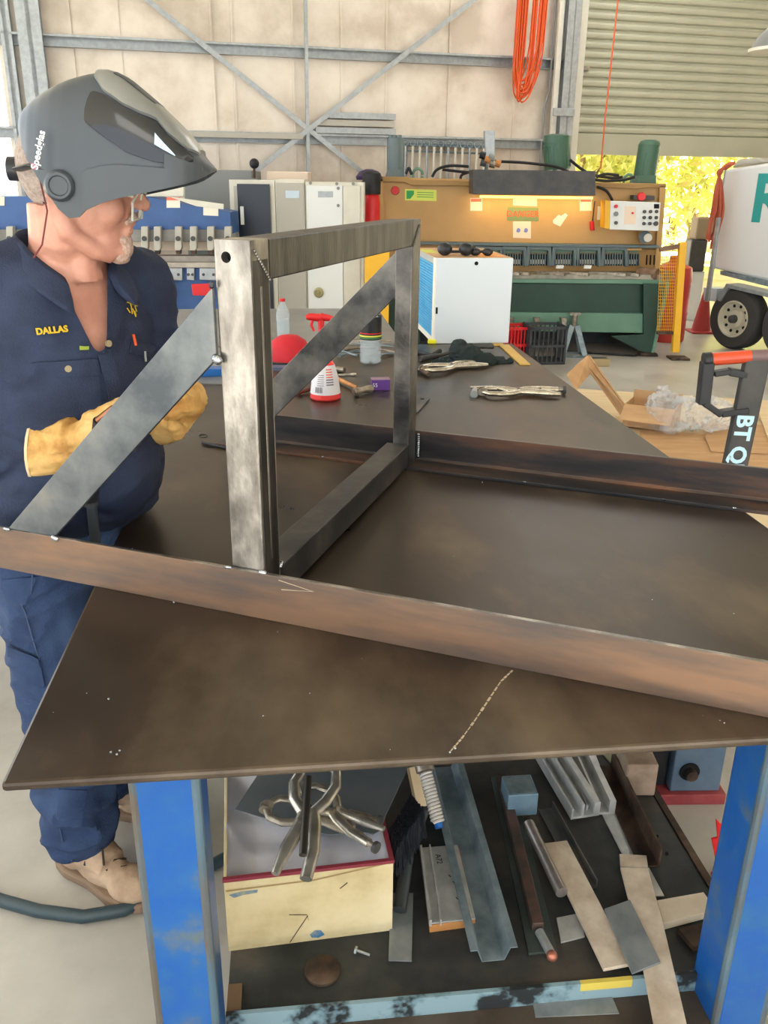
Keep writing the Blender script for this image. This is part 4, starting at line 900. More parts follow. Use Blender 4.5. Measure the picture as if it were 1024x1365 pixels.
# glasses
gl = MB(); hd0 = hd; hd = lambda x, y, z: hd0(x+.012, y*1.1, z*1.4-.014)
for s_ in (-1, 1):
    for a, b in (((.104, s_*.008, .004), (.104, s_*.04, .006)), ((.104, s_*.04, .006), (.098, s_*.052, -.008)), ((.098, s_*.052, -.008), (.1, s_*.044, -.03)), ((.1, s_*.044, -.03), (.106, s_*.016, -.028)), ((.106, s_*.016, -.028), (.104, s_*.008, .004)), ((.098, s_*.052, .0), (.06, s_*.07, -.002)), ((.06, s_*.07, -.002), (-.03, s_*.082, -.006))):
        gl.cyl(hd(*a), hd(*b), .0022, 8)
gl.cyl(hd(.105, -.009, .003), hd(.105, .009, .003), .002, 8)
glo = gl.build('safety_glasses', mat('clear frame', (190, 190, 180), rough=.2), man, world=True, smooth=True)
for s_ in (-1, 1):
    MB().add([hd(.1045, s_*.009, .003), hd(.1045, s_*.04, .005), hd(.0985, s_*.051, -.008), hd(.1005, s_*.043, -.029), hd(.1065, s_*.017, -.027)], [(0, 1, 2, 3, 4)]).build('lens', glass('lens glass', (220, 235, 235), .03, .3), glo, world=True)
hd = hd0
# neck cord
MB().tube([hd(-.045, -.084, -.02), hd(-.03, -.078, -.07), hd(-.035, -.074, -.13), hd(-.045, -.085, -.155)], .0016, 6).build('glasses_cord', mat('dark red cord', (110, 50, 50), rough=.8), man, world=True)

# ---- shirt
mb = MB(); torso(mb, .014, .9, 1.47)
mb.loft([((-.70, 1.78, .925), .2, .155, YAW), ((-.68, 1.77, 1.0), .2, .168, YAW), ((-.665, 1.765, 1.1), .198, .17, YAW)])
belly = V((-.665, 1.765, 1.08))+F3*.06; mb.ell(belly, (.13, .15, .16), Matrix.Rotation(YAW, 3, 'Z'), 12)
sl1 = [(*RS, .084), (*RS.lerp(RE, .5), .078), (*RE, .07), (*RE.lerp(RWr, .5), .064), (*RE.lerp(RWr, .88), .054)]
sl2 = [(*LS, .084), (*LS.lerp(LE, .5), .076), (*LE, .066), (*LE.lerp(LW, .5), .06), (*LE.lerp(LW, .93), .05)]
chain(mb, sl1, 0); chain(mb, sl2, 0)
mb.tube([V((-.65, 1.745, 1.44)), RS+V((.02, .02, .01))], [.09, .08], 14); mb.tube([V((-.65, 1.745, 1.44)), LS+V((0, 0, .01))], [.09, .078], 14)
ZV = 1.305
def shirt_cut(me):
    bm = bmesh.new(); bm.from_mesh(me); kill = []
    for v in bm.verts:
        p = v.co; c = V((-.65, 1.745, 0)); a = (p-c).dot(U3); b = (p-c).dot(F3)
        hw = .012+.085*max(0, p.z-ZV)/.17 if p.z > ZV else -1
        if (b > .02 and abs(a+.004) < hw*.62) or (p.z > 1.435 and math.hypot((p.x+.63), (p.y-1.735)) < .082): kill.append(v)
    bmesh.ops.delete(bm, geom=kill, context='VERTS')
    for it in range(10):
        mv = {}
        for v in bm.verts:
            nb = [e.other_vert(v) for e in v.link_edges if e.is_boundary]
            if len(nb) == 2: mv[v] = (v.co+nb[0].co+nb[1].co)/3
        for v, c in mv.items(): v.co = c
    bm.to_mesh(me); bm.free()
sm_ = remesh(mb, .0065, 6, fold=lambda p: .0085 if p.z < 1.2 or p.x < -.78 or p.y > 1.87 else .005, fscale=8.5, seed=4, fn=shirt_cut)
bvh = BVHTree.FromPolygons([v.co.copy() for v in sm_.vertices], [tuple(p.vertices) for p in sm_.polygons])
shirt = organic('shirt', sm_, navy, man)
def hit(px_, py_, off=.002):
    h, n_, i, d = bvh.ray_cast(V((0, 0, HC)), ray(px_, py_).normalized())
    if h is None: h, n_, i, d = bvh.find_nearest(WP(px_, py_, 1.66))
    if n_.dot(ray(px_, py_)) > 0: n_ = -n_
    return h+n_*off, n_
def patch(name, m, quad, nx, ny, off, parent=None, th=.003, rim=0):
    mb = MB(); g = []
    for side in (off, off+th):
        for j in range(ny+1):
            for i in range(nx+1):
                u, v = i/nx, j/ny; a = V(quad[0]).lerp(V(quad[1]), u); b = V(quad[3]).lerp(V(quad[2]), u); q = a.lerp(b, v)
                mb.v.append(tuple(hit(q.x, q.y, side)[0]))
    n1 = (nx+1)*(ny+1); I = lambda s_, i, j: s_*n1+j*(nx+1)+i
    for j in range(ny):
        for i in range(nx):
            mb.f.append((I(1, i, j), I(1, i+1, j), I(1, i+1, j+1), I(1, i, j+1))); mb.f.append((I(0, i, j+1), I(0, i+1, j+1), I(0, i+1, j), I(0, i, j)))
    for i in range(nx): mb.f.append((I(0, i, 0), I(0, i+1, 0), I(1, i+1, 0), I(1, i, 0))); mb.f.append((I(1, i, ny), I(1, i+1, ny), I(0, i+1, ny), I(0, i, ny)))
    for j in range(ny): mb.f.append((I(1, 0, j), I(1, 0, j+1), I(0, 0, j+1), I(0, 0, j))); mb.f.append((I(0, nx, j), I(0, nx, j+1), I(1, nx, j+1), I(1, nx, j)))
    return mb.build(name, m, parent or shirt, world=True, smooth=True)
patch('placket', navy, [(104, 378), (122, 384), (170, 545), (150, 552)], 4, 24, .001)
patch('pocket_flap', navy, [(42, 483), (128, 478), (132, 500), (84, 503)], 8, 4, .003); patch('pocket_flap', navy, [(42, 483), (84, 492), (84, 504), (56, 494)], 8, 4, .002)
patch('pocket', navy, [(47, 492), (130, 492), (136, 552), (52, 560)], 8, 8, .001, th=.002)
patch('far_pocket_flap', navy, [(174, 455), (206, 460), (200, 476), (172, 470)], 4, 3, .002)
for (x, y) in ((101, 375), (119, 408), (143, 458), (90, 491)):
    p, n_ = hit(x, y, .004); MB().cyl(p-n_*.001, p+n_*.0025, .0065, 14).build('button', mat('bone button', (150, 136, 106), rough=.4), shirt, world=True, smooth=True)
yth = mat('yellow thread', (212, 178, 40), rough=.8)
def shirt_text(s_, x, y, sz, m_, tilt=0):
    p, n_ = hit(x, y, .004); p2, _ = hit(x+12, y-tilt, .004); xd_ = (p2-p).normalized(); n2 = (n_ - xd_*n_.dot(xd_)).normalized()
    return text('lettering', s_, sz, m_, frame_m(p+n2*.002, xd_, n2), shirt, .0008, True, 1.05, .0006)
shirt_text('DALLAS', 68, 441, .0165, yth, 1.2)
lg = MB()
for dx, dy, ex, ey in ((-7, -8, 6, -3), (-7, 0, -3, 6), (-2, -4, 0, 8), (3, -3, 6, 5), (0, 0, 5, 12), (-4, -10, -2, -3), (3, 4, 5, 10)):
    a = hit(175+dx, 411+dy, .003)[0]; b = hit(175+ex, 411+ey, .003)[0]; lg.cyl(a, b, .0013, 5)
lg.build('embroidered_logo', yth, shirt, world=True)
p, n_ = hit(111, 464, .004); patch('maker_tag', mat('lime tag', (150, 170, 60), rough=.7), [(105, 461), (117, 461), (117, 466), (105, 466)], 2, 1, .004, th=.001)
a, b = hit(175, 446, .006)[0], hit(178, 460, .006)[0]; MB().cyl(a, b, .003, 8).build('pencil', orange, shirt, world=True)
a, b = hit(190, 468, .006)[0], hit(191, 482, .006)[0]; MB().cyl(a, b, .0022, 8).build('pen_clip', galv, shirt, world=True)
# collar
cm = MB(); n_ = 40; nc = V((-.63, 1.735, 0))
bk = math.atan2(-F3.y, -F3.x)
for i in range(n_+1):
    t = -1+2*i/n_; th = bk+t*R(152); e = abs(t)
    d = V((math.cos(th), math.sin(th), 0)); fwd = max(0, (e-.6)/.4)
    top = nc+d*(.074+.012*fwd)+V((0, 0, 1.528-.055*e**2-.03*fwd)); mid = nc+d*(.084+.014*fwd)+V((0, 0, 1.53-.055*e**2-.03*fwd)); low = nc+d*(.118+.03*fwd*e)+F3*(.012*fwd)+V((0, 0, 1.470-.02*e-.075*fwd**1.4))
    bot = nc+d*(.078+.02*fwd)+V((0, 0, 1.455-.05*fwd)); lo2 = low-d*.006
    cm.v += [tuple(bot), tuple(top), tuple(mid), tuple(low), tuple(lo2)]
for i in range(n_):
    for k in range(4): cm.f.append((i*5+k, (i+1)*5+k, (i+1)*5+k+1, i*5+k+1))
    cm.f.append((i*5+4, (i+1)*5+4, (i+1)*5, i*5))
cm.f += [(0, 1, 2, 3, 4), tuple(n_*5+k for k in (4, 3, 2, 1, 0))]
co = cm.build('collar', navy, shirt, world=True, smooth=True)
sd = co.modifiers.new('s', 'SUBSURF'); sd.levels = sd.render_levels = 1
# ---- trousers
mb = MB(); mb.loft([((x, y, z), rx+.012, ry+.012, YAW) for z, x, y, rx, ry in TR if z < 1.0])
mb.loft([((-.722, 1.79, .8), .172, .115, YAW), ((-.72, 1.79, .99), .19, .14, YAW)])
chain(mb, [(-.745, 1.71, .86, .108), (-.745, 1.705, .62, .1), (-.742, 1.70, .45, .09), (-.738, 1.69, .3, .088), (-.732, 1.675, .15, .084)])
chain(mb, [(-.722, 1.885, .86, .101), (-.715, 1.90, .62, .098), (-.715, 1.91, .45, .09), (-.71, 1.905, .3, .087), (-.70, 1.895, .15, .083)])
def hem(me):
    bm = bmesh.new(); bm.from_mesh(me); bmesh.ops.delete(bm, geom=[v for v in bm.verts if v.co.z < .098], context='VERTS'); bm.to_mesh(me); bm.free()
tm_ = remesh(mb, .0075, 5, fold=lambda p: .016 if p.z < .42 else .01, fscale=8, seed=11, fn=hem)
bvh = BVHTree.FromPolygons([v.co.copy() for v in tm_.vertices], [tuple(p.vertices) for p in tm_.polygons])
trou = organic('trousers', tm_, navy2, man)
patch('cargo_pocket', navy2, [(16, 872), (54, 880), (60, 915), (24, 902)], 6, 6, .003, trou, .004)
patch('cargo_flap', navy2, [(14, 858), (52, 876), (54, 886), (16, 874)], 6, 3, .007, trou, .003)
patch('knee_patch', navy2, [(78, 1052), (116, 1052), (108, 1100), (76, 1098)], 6, 6, .002, trou, .002)
patch('hip_pocket', navy2, [(4, 772), (50, 768), (34, 805), (8, 795)], 6, 6, .002, trou, .002)
for q in ([(18, 785), (34, 815), (44, 850), (56, 890)], [(44, 762), (42, 790), (30, 806)], [(78, 1048), (76, 1085), (84, 1120), (96, 1148)]):
    MB().tube([hit(a, b, .002)[0] for a, b in q], .0018, 6).build('seam', seam, trou, world=True)
# ---- boots
def boot(ax, ay, dx, dy, toe=.0):
    d = V((dx, dy, 0)).normalized(); s_ = V((-d.y, d.x, 0)); o = V((ax, ay, 0)); mb = MB()
    M3 = Matrix((d, s_, V((0, 0, 1)))).transposed()
    mb.tube([o+V((0, 0, .22)), o+V((0, 0, .1)), o-d*.005+V((0, 0, .06))], [.062, .056, .05], 16)
    mb.ell(o-d*.035+V((0, 0, .055)), (.05, .04, .045), M3); mb.ell(o+d*.06+V((0, 0, .05)), (.09, .042, .045), M3); mb.ell(o+d*.15+V((0, 0, .042)), (.062, .05, .038), M3); mb.tube([o+V((0, 0, .1)), o+d*.09+V((0, 0, .07))], [.05, .04], 14)
    bo = organic('boot', remesh(mb, .005, 4, fold=.0015, fscale=30), bootm, man)
    out = [(-.092, 0), (-.082, .03), (-.04, .042), (.04, .04), (.11, .052), (.17, .052), (.208, .03), (.218, 0), (.208, -.03), (.17, -.052), (.11, -.052), (.04, -.04), (-.04, -.042), (-.082, -.03)]
    m4 = M3.to_4x4(); m4.translation = o
    MB().prism([(a, b*1.02) for a, b in out], 0, .026, m4).build('sole', bootsole, bo, world=True, bevel=.006)
    for k in range(5):
        c = o+d*(.035+.022*k)+V((0, 0, .118-.0105*k)); MB().tube([c-s_*.026-V((0, 0, .008)), c+V((0, 0, .004)), c+s_*.026+d*.012-V((0, 0, .008))], .0028, 6).build('lace', lacem, bo, world=True, smooth=True)
    c = o+d*.05+V((0, 0, .118)); MB().tube([c, c-s_*.03+V((0, 0, .0)), c-s_*.045-V((0, 0, .03)), c-s_*.035-V((0, 0, .045))], .0026, 6).tube([c, c-s_*.02+d*.04+V((0, 0, .012)), c-s_*.03+d*.05-V((0, 0, .02))], .0026, 6).build('lace_loop', lacem, bo, world=True, smooth=True)
    return bo
boot(-.728, 1.672, .87, -.49); boot(-.70, 1.90, .95, -.25)
# ---- gloves
for nm, W_, H_, E_, ax_, sd_ in (('glove', RWr, RH, RE, (.1, .1, -1), 1), ('glove', LW, LH, LE, (.3, -.3, -.9), -1)):
    mb = MB(); d0 = (W_-E_).normalized()
    hand(mb, W_, H_, ax_, sd_, .0055)
    mb.tube([W_-d0*.042, W_-d0*.015, W_.lerp(H_, .35), W_.lerp(H_, .8)], [.066, .062, .053, .05], 18)
    g_ = organic(nm, remesh(mb, .0042, 3, fold=.0028, fscale=26, seed=7), glovem, man)
    MB().tube([W_-d0*.0435, W_-d0*.0385], .0665, 20).build('cuff_binding', mat('cuff binding', (206, 186, 150), rough=.8), g_, world=True, smooth=True)
# ---- helmet (flipped up): arch sections read along its length
ST = [(27, 158, 172, .022), (33, 147, 190, .055), (44, 136, 214, .083), (57, 126, 234, .1), (72, 117, 256, .112), (86, 111, 276, .119), (99, 107, 287, .122), (112, 104, 286, .124), (121, 103, 277, .125), (138, 103.5, 269, .125), (158, 113, 263, .124), (180, 131, 258.5, .121), (205, 152, 253.5, .116), (228, 171, 249, .107), (248, 189, 245, .094), (262, 203, 241, .078), (274, 215, 236, .056), (283, 223, 231, .034), (288, 227.5, 229.5, .014)]
def hel(i, t, off=0):
    i = max(0, min(len(ST)-1, i)); k = int(min(i, len(ST)-2)); f = i-k; a, b = ST[k], ST[k+1]
    x, zt, zb2, hw = [a[j]*(1-f)+b[j]*f for j in range(4)]; x += 120*hw*(1 if i < 12 else max(0, (18-i)/6))
    c, s_ = math.cos(t), math.sin(t); lat = (hw+off)*math.copysign(abs(c)**.55, c)
    py_ = zb2+(zt-off*700-zb2)*max(0, s_)**.62
    p = WP(x, py_, YH); return p+hl*(-lat)
def hpatch(name, m, fi, off, th, i0, i1, t0, t1, parent, ni=30, nt=24, world=True):
    mb = MB()
    for side in (off, off+th):
        for i in range(ni+1):
            for j in range(nt+1):
                ii = i0+(i1-i0)*i/ni; tt = t0(ii)+(t1(ii)-t0(ii))*j/nt if callable(t0) else t0+(t1-t0)*j/nt
                mb.v.append(tuple(hel(ii, tt, side+(fi(ii, tt) if fi else 0))))
    n1 = (ni+1)*(nt+1); I = lambda s_, i, j: s_*n1+i*(nt+1)+j
    for i in range(ni):
        for j in range(nt):
            mb.f.append((I(1, i, j), I(1, i+1, j), I(1, i+1, j+1), I(1, i, j+1))); mb.f.append((I(0, i, j+1), I(0, i+1, j+1), I(0, i+1, j), I(0, i, j)))
    for i in range(ni):
        for j in (0, nt): mb.f.append((I(0, i, j), I(0, i+1, j), I(1, i+1, j), I(1, i, j)))
    for j in range(nt):
        for i in (0, ni): mb.f.append((I(0, i, j), I(0, i, j+1), I(1, i, j+1), I(1, i, j)))
    return mb.build(name, m, parent, world=True, smooth=True)
hm = hpatch('helmet', helm, None, 0, .004, 0, 18, 0, math.pi, man, 72, 48)
ramp = lambda pts: (lambda i: next((a[1]+(b[1]-a[1])*(i-a[0])/(b[0]-a[0]) for a, b in zip(pts[:-1], pts[1:]) if a[0] <= i <= b[0]), pts[-1][1]))
# silver band over the crown, narrowing and stepping over the window
bw = ramp([(8.2, .45), (9, .74), (10.2, .84), (11.2, .80), (12, .70), (12.8, .86), (14.2, .9), (15.4, .62)])
hpatch('silver_band', silver, None, .005, .006, 8.2, 15.4, lambda i: math.pi/2-bw(i), lambda i: math.pi/2+bw(i), hm, 30, 20)
hpatch('silver_recess', helm, None, .0115, .001, 9.4, 11.8, lambda i: math.pi/2-bw(i)*.35, lambda i: math.pi/2+bw(i)*.35, hm, 14, 8)
# dark side windows
for sg in (0, 1):
    lo_t = ramp([(7.6, .5), (9, .34), (10.5, .22), (12, .18), (13.6, .2), (14.8, .40)]); hi_t = lambda i: math.pi/2-bw(max(8.3, min(i, 15)))-.05
    hi_w = ramp([(7.6, .62), (8.2, .84), (9, .78), (10.2, .70), (11.2, .73), (12, .82), (12.8, .67), (14.2, .62), (14.8, .56)])
    f0 = (lambda i: lo_t(i)) if sg == 0 else (lambda i: math.pi-hi_w(i)); f1 = (lambda i: hi_w(i)) if sg == 0 else (lambda i: math.pi-lo_t(i))
    hpatch('side_window', helm_dk, None, .004, .003, 7.6, 14.8, f0, f1, hm, 28, 12)
rf = hpatch('lens_glint', mat('blue lens glint', (176, 208, 240), rough=.1), None, .0075, .001, 12.0, 13.3, ramp([(12, .38), (13.3, .32)]), ramp([(12, .56), (13.3, .34)]), hm, 6, 4)  # pale blue patch, a reflection painted onto the side window
# brow ridge, brim lip, lower edge bead
hpatch('lower_lip', helm, None, .004, .006, 7.4, 18, lambda i: .0, lambda i: .12, hm, 40, 4)
hpatch('brim_ridge', helm, None, .004, .006, 12.6, 15.9, lambda i: .12, lambda i: .3, hm, 14, 4)
pk = WP(103, 247, YH)-hl*.124; kn = -hl
MB().lathe([(.026, 0), (.026, .008), (.021, .014), (.017, .014), (.015, .011), (.001, .011)], 28, frame_m(pk, (1, 0, 0), kn)).build('pivot_knob', helm, hm, world=True, smooth=True)
pk2 = WP(103, 247, YH)+hl*.124; MB().lathe([(.026, 0), (.026, .008), (.021, .014), (.001, .012)], 28, frame_m(pk2, (1, 0, 0), hl)).build('pivot_knob', helm, hm, world=True, smooth=True)
# head band at the back
mb = MB()
for s_ in (-1, 1): mb.tube([hd(-.02, s_*.1, .0), hd(-.06, s_*.082, -.0), hd(-.09, s_*.05, -.012), hd(-.1, 0, -.014)], .014, 8, flat=.3)
mb.build('head_band', blackpl, hm, world=True, smooth=True)
MB().cyl(hd(-.1, 0, -.014), hd(-.122, 0, -.018), .021, 18).build('ratchet_knob', blackpl, hm, world=True, smooth=True)
tx = hel(5.2, .30, .006); tx2 = hel(5.75, .62, .006); dl = (tx2-tx).normalized()
text('lettering', 'Speedglas', .0165, mat('white print', (220, 222, 224), rough=.5), frame_m(WP(77, 203, YH)-hl*.128, (WP(81, 178, YH)-WP(73, 222, YH)), -hl+V((0, 0, .05))), hm, .0008, True, 1, .0003)
MB().box(-.0045, .0045, -.0045, .0045, 0, .001, frame_m(WP(71.5, 223, YH)-hl*.128, (1, 0, 0), -hl)).box(-.0035, .0035, -.0006, .0006, .001, .0014, frame_m(WP(71.5, 223, YH)-hl*.128, (1, 0, 0), -hl)).build('brand_square', mat('pink mark', (206, 96, 120), rough=.5), hm, world=True)
# ---- torch held in the right glove
tor = thing('welding_torch', 'black welding torch handle gripped in the right glove with its cable hanging down', 'torch', WP(128, 722, 1.60))
tp = [WP(132, 560, 1.53), WP(131, 600, 1.56), WP(122, 640, 1.585), WP(121, 668, 1.60)]
MB().tube(tp, [.011, .015, .016, .015], 14).build('handle', blackpl, tor, world=True, smooth=True)
MB().tube([WP(121, 660, 1.60), WP(122, 674, 1.60)], [.0165, .015], 14).build('collar', mat('dark grey rubber', (58, 62, 66), rough=.6), tor, world=True, smooth=True)
MB().tube([WP(122, 672, 1.60), WP(127, 720, 1.605), WP(129, 738, 1.60), RM[fr.name] @ V((.235, .05, .05)), RM[fr.name] @ V((.26, .04, .022)), RM[fr.name] @ V((.34, .036, .021)), RM[fr.name] @ V((.47, .04, .021))], .0105, 12).build('cable', mat('grey rubber cable', (62, 68, 74), rough=.5), tor, world=True, smooth=True)
MB().tube([WP(132, 560, 1.53), WP(150, 545, 1.515), WP(165, 552, 1.51)], [.008, .007, .009], 12).build('swan_neck', mat('copper', (150, 100, 70), rough=.35, metal=.9), tor, world=True, smooth=True)

# ================================================================== ON THE TABLE
def T(x, y, z=TZ): return onz(x, y, z)
def along(p, q): d = (V(q)-V(p)); return d.normalized(), d.length
# second bench with grey top beyond and to the left
b2 = thing('grey_bench', 'pale grey steel bench beyond the far end of the brown table', 'bench', TM @ V((.3, 3.8, 0)), TA)
MB().box(-1.6, .62, -.66, .55, TZ-.02, TZ-.004).build('bench_top', mat('pale steel top', (122, 122, 120), (146, 146, 142), rough=.35, metal=.4, scale=3), b2, bevel=.003)
for x in (-1.5, .5):
    for y in (-.58, .45): MB().box(x, x+.06, y, y+.06, 0, TZ-.02).build('leg', darkgrey, b2, bevel=.003)
b3 = thing('side_bench', 'grey steel side bench behind the welder, left of the brown table', 'bench', TM @ V((-.62, 2.7, 0)), TA)
MB().box(-.8, .585, -.3, .4, TZ-.03, TZ-.014).build('bench_top', MATS['pale steel top'], b3, bevel=.003)
for x in (-.75, .5):
    for y in (-.27, .33): MB().box(x, x+.05, y, y+.05, 0, TZ-.03).build('leg', darkgrey, b3, bevel=.003)
sh_pts = [T(251, 512), T(352, 514), T(356, 474), T(274, 462)]
tag(MB().prism([(p.x, p.y) for p in sh_pts], TZ+.0005, TZ+.004).build('steel_sheet', MATS['pale steel top']), 'thin pale steel sheet lying on the brown table behind the front post', 'sheet')
tag(MB().box(-.055, .055, -.03, .03, 0, .03, Matrix.Translation(T(285, 500, TZ+.004)) @ Matrix.Rotation(.2, 4, 'Z')).build('blue_box', bluep, bevel=.003), 'small blue box on the pale sheet just behind the front post', 'box')
# white box with blue fluted side
wl, wr = T(578, 457), T(678, 457); zt5 = ony(630, 344, wl.y).z; Yd = .62
wb = thing('white_cabinet_box', 'white metal box with blue fluted left side at far end of the table', 'box', (wl+wr)/2 if False else ((wl.x+wr.x)/2, wl.y, TZ), R(7))
hw_ = (wr.x-wl.x)/2; hh = zt5-TZ
MB().box(-hw_, hw_, -.004, .02, 0.0, hh).build('front_panel', mat('box white', (206, 214, 220), rough=.35), wb, bevel=.003)
top_tan = mat('brown wrap top', (196, 150, 96), (206, 162, 110), rough=.35)
MB().box(-hw_+.004, hw_-.004, .02, Yd, 0, hh-.004).build('body', mat('box inner', (170, 170, 165), rough=.5), wb)
MB().box(-hw_, hw_, .021, Yd, hh-.003, hh+.001).build('top_cover', top_tan, wb)
cor = MB(); n_ = 26
for k in range(n_): z = .03+(hh-.07)*k/(n_-1); MB().tube([(-hw_-.0, .05, z), (-hw_-.0, Yd-.02, z)], .0075, 6).build('flute', mat('sky blue flute', (40, 140, 190), (52, 156, 204), rough=.45, scale=6), wb)
MB().box(-hw_-.006, -hw_+.002, .0, .05, 0, hh).build('edge_strip', paper, wb, bevel=.002)
MB().box(-hw_-.006, -hw_+.002, .05, Yd, 0, .03).build('base_strip', paper, wb)
ph = ony(635, 351, wl.y); MB().cyl((ph.x-wb.location.x, -.0045, ph.z-TZ), (ph.x-wb.location.x, -.006, ph.z-TZ), .009, 16).build('lock_hole', blk_hole, wb)
MB().box(-hw_+.002, -hw_+.012, -.006, -.004, .14, .17).build('latch', blk_hole, wb)
om = mat('orange print', (240, 160, 70), rough=.5); lm2 = mat('lime print', (208, 214, 80), rough=.5)
MB().box(hw_-.15, hw_-.02, .05, .3, hh+.001, hh+.002).build('printed_panel', om, wb); MB().box(-hw_+.0, -hw_+.06, .3, .5, hh+.001, hh+.002).build('printed_tab', lm2, wb)
em = thing('ear_muffs', 'black ear muffs lying on top of the white box', 'ear muffs', (wb.location.x-.08, wl.y+.10, TZ+hh+.0015))
for x in (-.055, .045):
    MB().ell((x, 0, .03), (.035, .03, .03)).build('ear_cup', blackpl, em, smooth=True)
MB().tube([(-.055, .0, .05), (-.075, .04, .02), (-.03, .09, .012), (.03, .09, .012), (.06, .04, .02), (.045, 0, .05)], .007, 8).build('head_band', blackpl, em, smooth=True)
gg = thing('dark_goggles', 'pair of dark goggles on the brown box top beside the ear muffs', 'goggles', (wb.location.x+.04, wl.y+.11, TZ+hh+.0015))
MB().ell((-.03, 0, .018), (.026, .02, .018)).ell((.028, 0, .018), (.026, .02, .018)).build('lens_housing', blackpl, gg, smooth=True)
MB().cyl((-.01, 0, .02), (.01, 0, .02), .006, 8).build('bridge', blackpl, gg, smooth=True)
# bottles
def bottle(name, label, px_, py_, pyt, rpx, body, cap, band=None, water_h=.5, petals=0):
    p = T(px_, py_); h = ony(px_, pyt, p.y).z-TZ; r = rpx/1145*(p.y*math.cos(PITCH)+.7*math.sin(PITCH))
    t = thing(name, label, 'bottle', p)
    MB().lathe([(r*.75, .0), (r*.97, .008), (r, .025), (r, h*.3), (r*.93, h*.36), (r, h*.42), (r, h*.62), (r*.75, h*.78), (r*.36, h*.9), (r*.34, h*.93)], 24).build('bottle_body', body, t, smooth=True)
    MB().lathe([(r*.4, h*.93), (r*.42, h), (r*.36, h*1.0)], 18).build('cap', cap, t, smooth=True)
    if petals:
        for k in range(5): a = k*1.257+.3; MB().ell((r*.62*math.cos(a), r*.62*math.sin(a), .012), (r*.34, r*.34, .014)).build('base_lobe', body, t, smooth=True)
    MB().lathe([(r*.6, .014), (r*.84, .02), (r*.86, h*water_h)], 22).build('contents', water, t, smooth=True)
    if band: MB().lathe([(r*1.015, h*band[0]), (r*1.015, h*band[1])], 28, None, False).build('label', band[2], t, smooth=True)
    return t, r, h
bottle('water_bottle', 'clear water bottle with red cap beyond the red cloth', 378, 452, 398, 9, bottle_clear, red)
bt, r, h = bottle('water_bottle', 'clear water bottle with dark label beside the far post', 494, 484, 405, 14.5, bottle_clear, blackpl, (.42, .8, mat('dark label', (24, 26, 28), rough=.4)), .36, 1)
MB().lathe([(r*1.03, h*.47), (r*1.03, h*.495)], 28, None, False).build('label_stripe', lm2, bt, smooth=True); MB().lathe([(r*1.03, h*.44), (r*1.03, h*.46)], 28, None, False).build('label_stripe', mat('label green', (60, 130, 70), rough=.5), bt, smooth=True)
MB().lathe([(r*1.03, h*.52), (r*1.03, h*.535)], 28, None, False).build('label_stripe', red, bt, smooth=True)
# spray bottle
p = T(434, 531); h = ony(434, 475, p.y).z-TZ; r = 20.5/1145*(p.y*.933+.26)
sb = thing('spray_bottle', 'red and white spray bottle with red trigger standing on the table', 'bottle', p)
rb = mat('translucent red', (232, 66, 64), rough=.25)
MB().lathe([(r*.9, 0), (r, .006), (r*.98, .022)], 28).build('bottle_base', rb, sb, smooth=True)
MB().lathe([(r*.98, .022), (r*.86, h*.5), (r*.62, h*.82)], 28).build('label_body', mat('label white', (216, 214, 220), rough=.4), sb, smooth=True)
MB().lathe([(r*.62, h*.82), (r*.45, h*.92), (r*.3, h*1.0), (r*.3, h*1.12)], 24).build('neck', rb, sb, smooth=True)
H2 = ony(434, 420, p.y).z-TZ
MB().tube([(0, 0, h*1.1), (-.01, 0, H2*.8), (-.012, 0, H2-.01)], [.012, .011, .012], 12).tube([(-.012, 0, H2-.01), (-.05, .0, H2-.006), (-.062, 0, H2-.008)], [.014, .012, .008], 10).tube([(-.012, 0, H2-.006), (.03, 0, H2-.012)], [.014, .009], 10).build('trigger_head', red, sb, smooth=True)
MB().tube([(-.04, 0, H2-.012), (-.045, 0, H2-.035), (-.035, 0, H2-.055)], [.006, .005, .004], 8).build('trigger', red, sb, smooth=True)
dk = mat('print grey', (110, 108, 116), rough=.6)
def ring_print(name, m, a0, a1, z0, z1, par, rf_):
    mb = MB(); n = 6
    for k in range(n+1):
        a = a0+(a1-a0)*k/n
        for z in (z0, z1): rr = rf_(z)+.0006; mb.v.append((rr*math.cos(a), rr*math.sin(a), z))
    for k in range(n): mb.f.append((2*k, 2*k+2, 2*k+3, 2*k+1))
    return mb.build(name, m, par)
rfn = lambda z: r*(.98-(.98-.86)*(z-.022)/(h*.5-.022)) if z < h*.5 else r*(.86-.24*(z-h*.5)/(h*.32))
for k in range(9): ring_print('barcode_bar', dk, R(-128+k*3.6), R(-128+k*3.6+(1.6 if k % 3 else 2.4)), .03, .05, sb, rfn)
for k in range(7): ring_print('print_line', pinkt if k < 4 else dk, R(-82), R(-50), h*.72-k*.0085, h*.72-k*.0085+.004, sb, rfn)
for k in range(6): ring_print('print_line', dk, R(-120), R(-92), h*.6-k*.007, h*.6-k*.007+.002, sb, rfn)
# red cap / domed cloth
p = T(386, 482); cap_ = thing('red_welding_cap', 'red dome shaped cap lying behind the spray bottle', 'cap', p)
rw = 31/1145*(p.y*.933+.26); hz = ony(386, 446, p.y).z-TZ
MB().lathe([(rw*1.0, 0.0), (rw*1.0, .012), (rw*.93, hz*.45), (rw*.72, hz*.78), (rw*.4, hz*.96), (.003, hz)], 28).build('crown', redp, cap_, smooth=True)
MB().lathe([(rw*1.03, 0), (rw*1.04, .01), (rw*1.0, .014)], 28).build('trim', blackpl, cap_, smooth=True)
MB().prism([(-.06, -.03), (.05, -.03), (.055, .03), (-.06, .03)], 0, .012, Matrix.Translation(T(366, 492)-p)).build('band', mat('blue grey cloth', (90, 96, 120), rough=.8), cap_)
